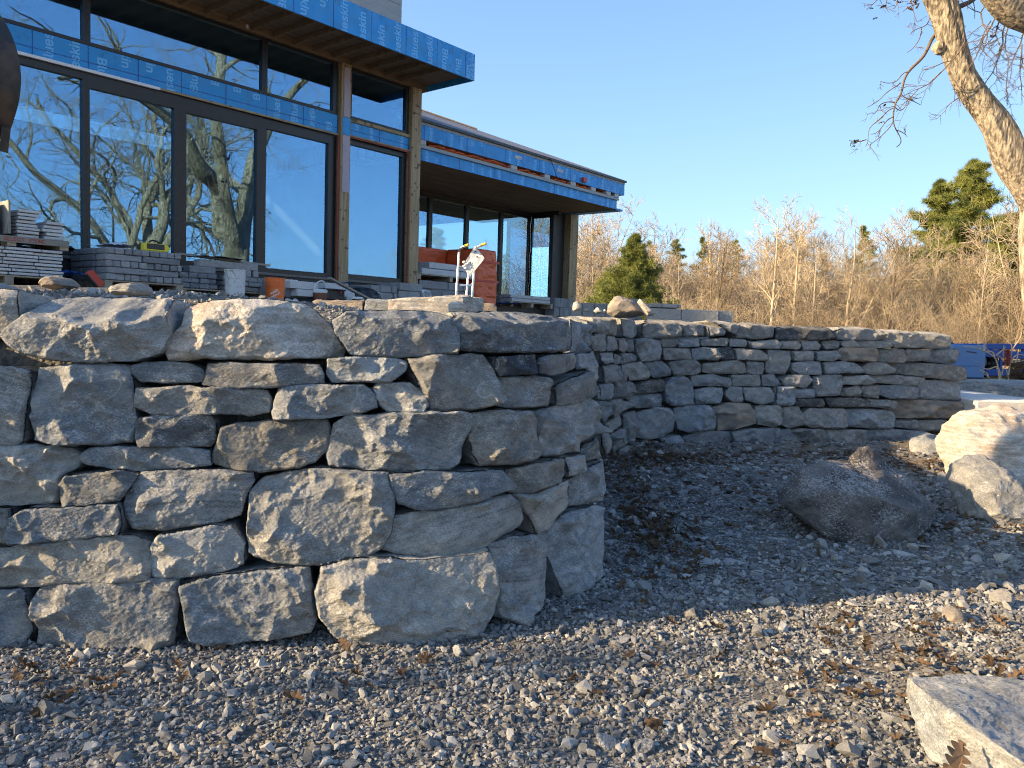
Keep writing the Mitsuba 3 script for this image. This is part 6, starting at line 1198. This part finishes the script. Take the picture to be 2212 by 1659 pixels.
# burls where branches were lost
for x, y, r_, sd in ((2030, 103, 15, 1), (2165, 250, 13, 2), (2118, 205, 8, 3)):
    c = at(x, y, Y0 - .12); b = trimesh.creation.icosphere(3, r_ * sc); b.vertices *= 1 + .5 * (meshkit.fbm(b.vertices * 18 + sd, 3, sd)[:, None] - .5); b.vertices += c; part(ok1, 'burl', b, 'bark', smooth=True)
hang = [(1105,360),(1010,500),(950,620),(880,700),(780,800),(720,920),(690,1050),(630,1160),(605,1280),(605,1380),(640,1470),(690,1590),(640,1655)]
cv_ = lambda pts, dy=0.: np.array([at((2050 + a / 4.609) * .8848, b / 4.609 * .8848, Y0 + dy) for a, b in pts])
tw = [(smoothpath(cv_(hang), 40), np.linspace(.026, .006, 40), 1)]
for pts in ([(770,810),(700,840),(640,910),(560,935),(460,915)],[(690,930),(620,980),(520,1050),(440,1130),(360,1180),(310,1210)],[(630,1155),(520,1150),(440,1200),(410,1260),(350,1270)],[(605,1215),(540,1250),(480,1310),(400,1380),(340,1440),(320,1560),(290,1650)],[(300,1570),(230,1590),(180,1600)],[(595,1320),(520,1370),(450,1460),(350,1510)],[(600,1380),(520,1480),(420,1570),(340,1630)],
            [(695,1060),(760,1110),(860,1110),(920,1095)],[(770,1110),(830,1140),(910,1180)],[(620,1205),(690,1240),(750,1170)],[(640,1465),(720,1500),(760,1540)],[(1010,200),(940,300),(860,330),(800,390)],[(920,310),(910,400),(860,500),(760,590)],[(1335,1100),(1280,1140),(1210,1200),(1190,1280)],[(900,-40),(830,60),(840,170),(870,250)],[(560,-40),(520,40),(540,120)],[(480,-60),(400,20),(300,110)],[(650,-40),(640,50),(610,100)],[(900,40),(780,80),(710,130)],
            [(1290,100),(1380,60),(1500,0),(1560,-60)],[(1340,-60),(1345,120),(1370,230),(1420,310)],[(1500,10),(1520,120),(1515,210)]):
    tw.append((smoothpath(cv_(pts, rng.uniform(-.1, .1)), 14), np.linspace(.0075, .004, 14), 2))
tw[-3] = (tw[-3][0], np.linspace(.04, .025, 14), 2)
TWP = dict(seg=[.12, .1, .08], tip=[.4, .5, .6], wob=[.22, .25, .3], up=[-.03, -.02, 0], levels=2, kids=[(5, 7), (2, 4)], start=[.2, .2], spread=[(.4, 1.0), (.4, 1.0)], rr=[(.6, .8), (.7, .9)], lr=[(.35, .55), (.35, .6)], cone=[.3, .3], rmin=.0035)
rg = np.random.default_rng(44)
for (a, b) in ((1750,200),(1860,260),(1900,280),(1700,240),(1790,150),(2030,300),(2050,500),(1640,60),(1400,480),(2060,380)):
    p = cv_([(a, b)], rg.uniform(-.6, .2))[0]; grow(tw, p, np.array([rg.normal(-.5, .5), rg.normal(0, .4), -.8]), .011, rg.uniform(.6, 1.2), 0, rg, TWP)
extra = list(tw)
for p_, r_, l_ in extra[1:19]:
    for q in range(2):
        i = rg.integers(3, len(p_)); grow(tw, p_[i], rg.normal(0, 1, 3) + [-.3, 0, -.3], .004, rg.uniform(.12, .3), 1, rg, TWP)
part(ok1, 'twigs', tubes(tw, lambda l, r_: 6 if r_ > .02 else 4), 'twig', smooth=True, label='thin bare twigs hanging from the oak limbs')
crown = []
for p_, d_ in ((limb[-1], (-.1, 0, 1)), (limb2[-1], (-.7, -.3, .6)), (tb[-1], (.2, .3, 1)), (tb[-2], (.8, -.4, .6))): grow(crown, np.array(p_), np.array(d_, float), .17, 4.6, 1, rg, {**OAKP, 'levels': 3})
part(ok1, 'crown', tubes(crown, lambda l, r_: 7 if r_ > .05 else 4), 'bark', smooth=True)
L_ = [leaf_bunch(p, 300 + i, n) for i, (p, n) in enumerate([(cv_([(160, 1610)])[0], 12), (cv_([(830, 30)])[0], 10), (cv_([(460, 1280)])[0], 3), (cv_([(1735, 380)])[0], 4), (cv_([(590, 45)])[0], 3), (cv_([(400, 130)])[0], 3), (cv_([(1690, 1010)])[0], 2)])]
part(ok1, 'dead_leaves', cat_([l[0] for l in L_]), 'dead_leaf', uv=np.vstack([l[1] for l in L_]), label='small bunches of brown leaves still on the twigs')
# two spreading oaks beyond the frame, mirrored in the windows
def oak(x, y, seed, h, r0, lean, lab, limbs):
    rg = np.random.default_rng(seed); z = float(ground_z(x, y)); k = thing('oak_tree', lab, 'tree'); b0 = np.array([x, y, z - .2]); top = b0 + np.array([*lean, h])
    path = [b0, b0 + (top - b0) * .35 + rg.normal(0, .05, 3), b0 + (top - b0) * .7 + rg.normal(0, .08, 3), top]; part(k, 'trunk', bark_tube(path, [r0 * 1.25, r0 * .98, r0 * .85, r0 * .7], sides=40, step=.06, seed=seed), 'bark', smooth=True)
    out = []
    for f, d_, rf, L in limbs: grow(out, b0 + (top - b0) * f, np.array(d_, float), r0 * rf, L, 1, rg, OAKP)
    part(k, 'crown', tubes(out, lambda l, r_: 9 if r_ > .07 else (6 if r_ > .03 else 4)), 'bark', smooth=True)
    tips = [p_[-1] for p_, r_, l_ in out if l_ >= 3]; sel = rg.choice(len(tips), 40, replace=False)
    B = [leaf_bunch(tips[i], 500 + int(i), 4, .12) for i in sel]; part(k, 'dead_leaves', cat_([b[0] for b in B]), 'dead_leaf', uv=np.vstack([b[1] for b in B]))
# directions that read to the left in the mirror are +y here
oak(14.6, 7.7, 63, 3.6, .46, (.0, -.25), 'many-limbed bare oak mirrored in the second door pane', [(.9, (0, -.28, 1), .52, 9.5), (.98, (.1, .12, 1), .55, 10), (.8, (0, -.75, .8), .46, 9), (.6, (-.1, -1, .6), .4, 8), (.9, (-.4, .5, .9), .4, 8), (.95, (.5, -.4, .9), .4, 8), (.98, (.15, -.05, 1), .5, 10), (.7, (.2, -1, .35), .36, 7)])

# saplings left of the frame, whose shade lies over the near gravel
rg = np.random.default_rng(8)
for q in range(11):
    x, y, s = -12.6 + rg.uniform(-1.4, 1.2), -1.5 + rg.uniform(-2.4, 1.4), rg.uniform(.35, .42)
    k = thing('bare_sapling', 'leafless sapling left of the yard, outside the picture', 'tree', 'saplings left of the yard'); inst(k, f'bare_kind_{q % 7}', x, y, [s * 1.9, s * 1.9, s], 50 * q)
k = thing('bare_sapling', 'leafless sapling left of the yard, outside the picture', 'tree', 'saplings left of the yard'); inst(k, 'bare_kind_2', -26, -5, 1.0, 10)
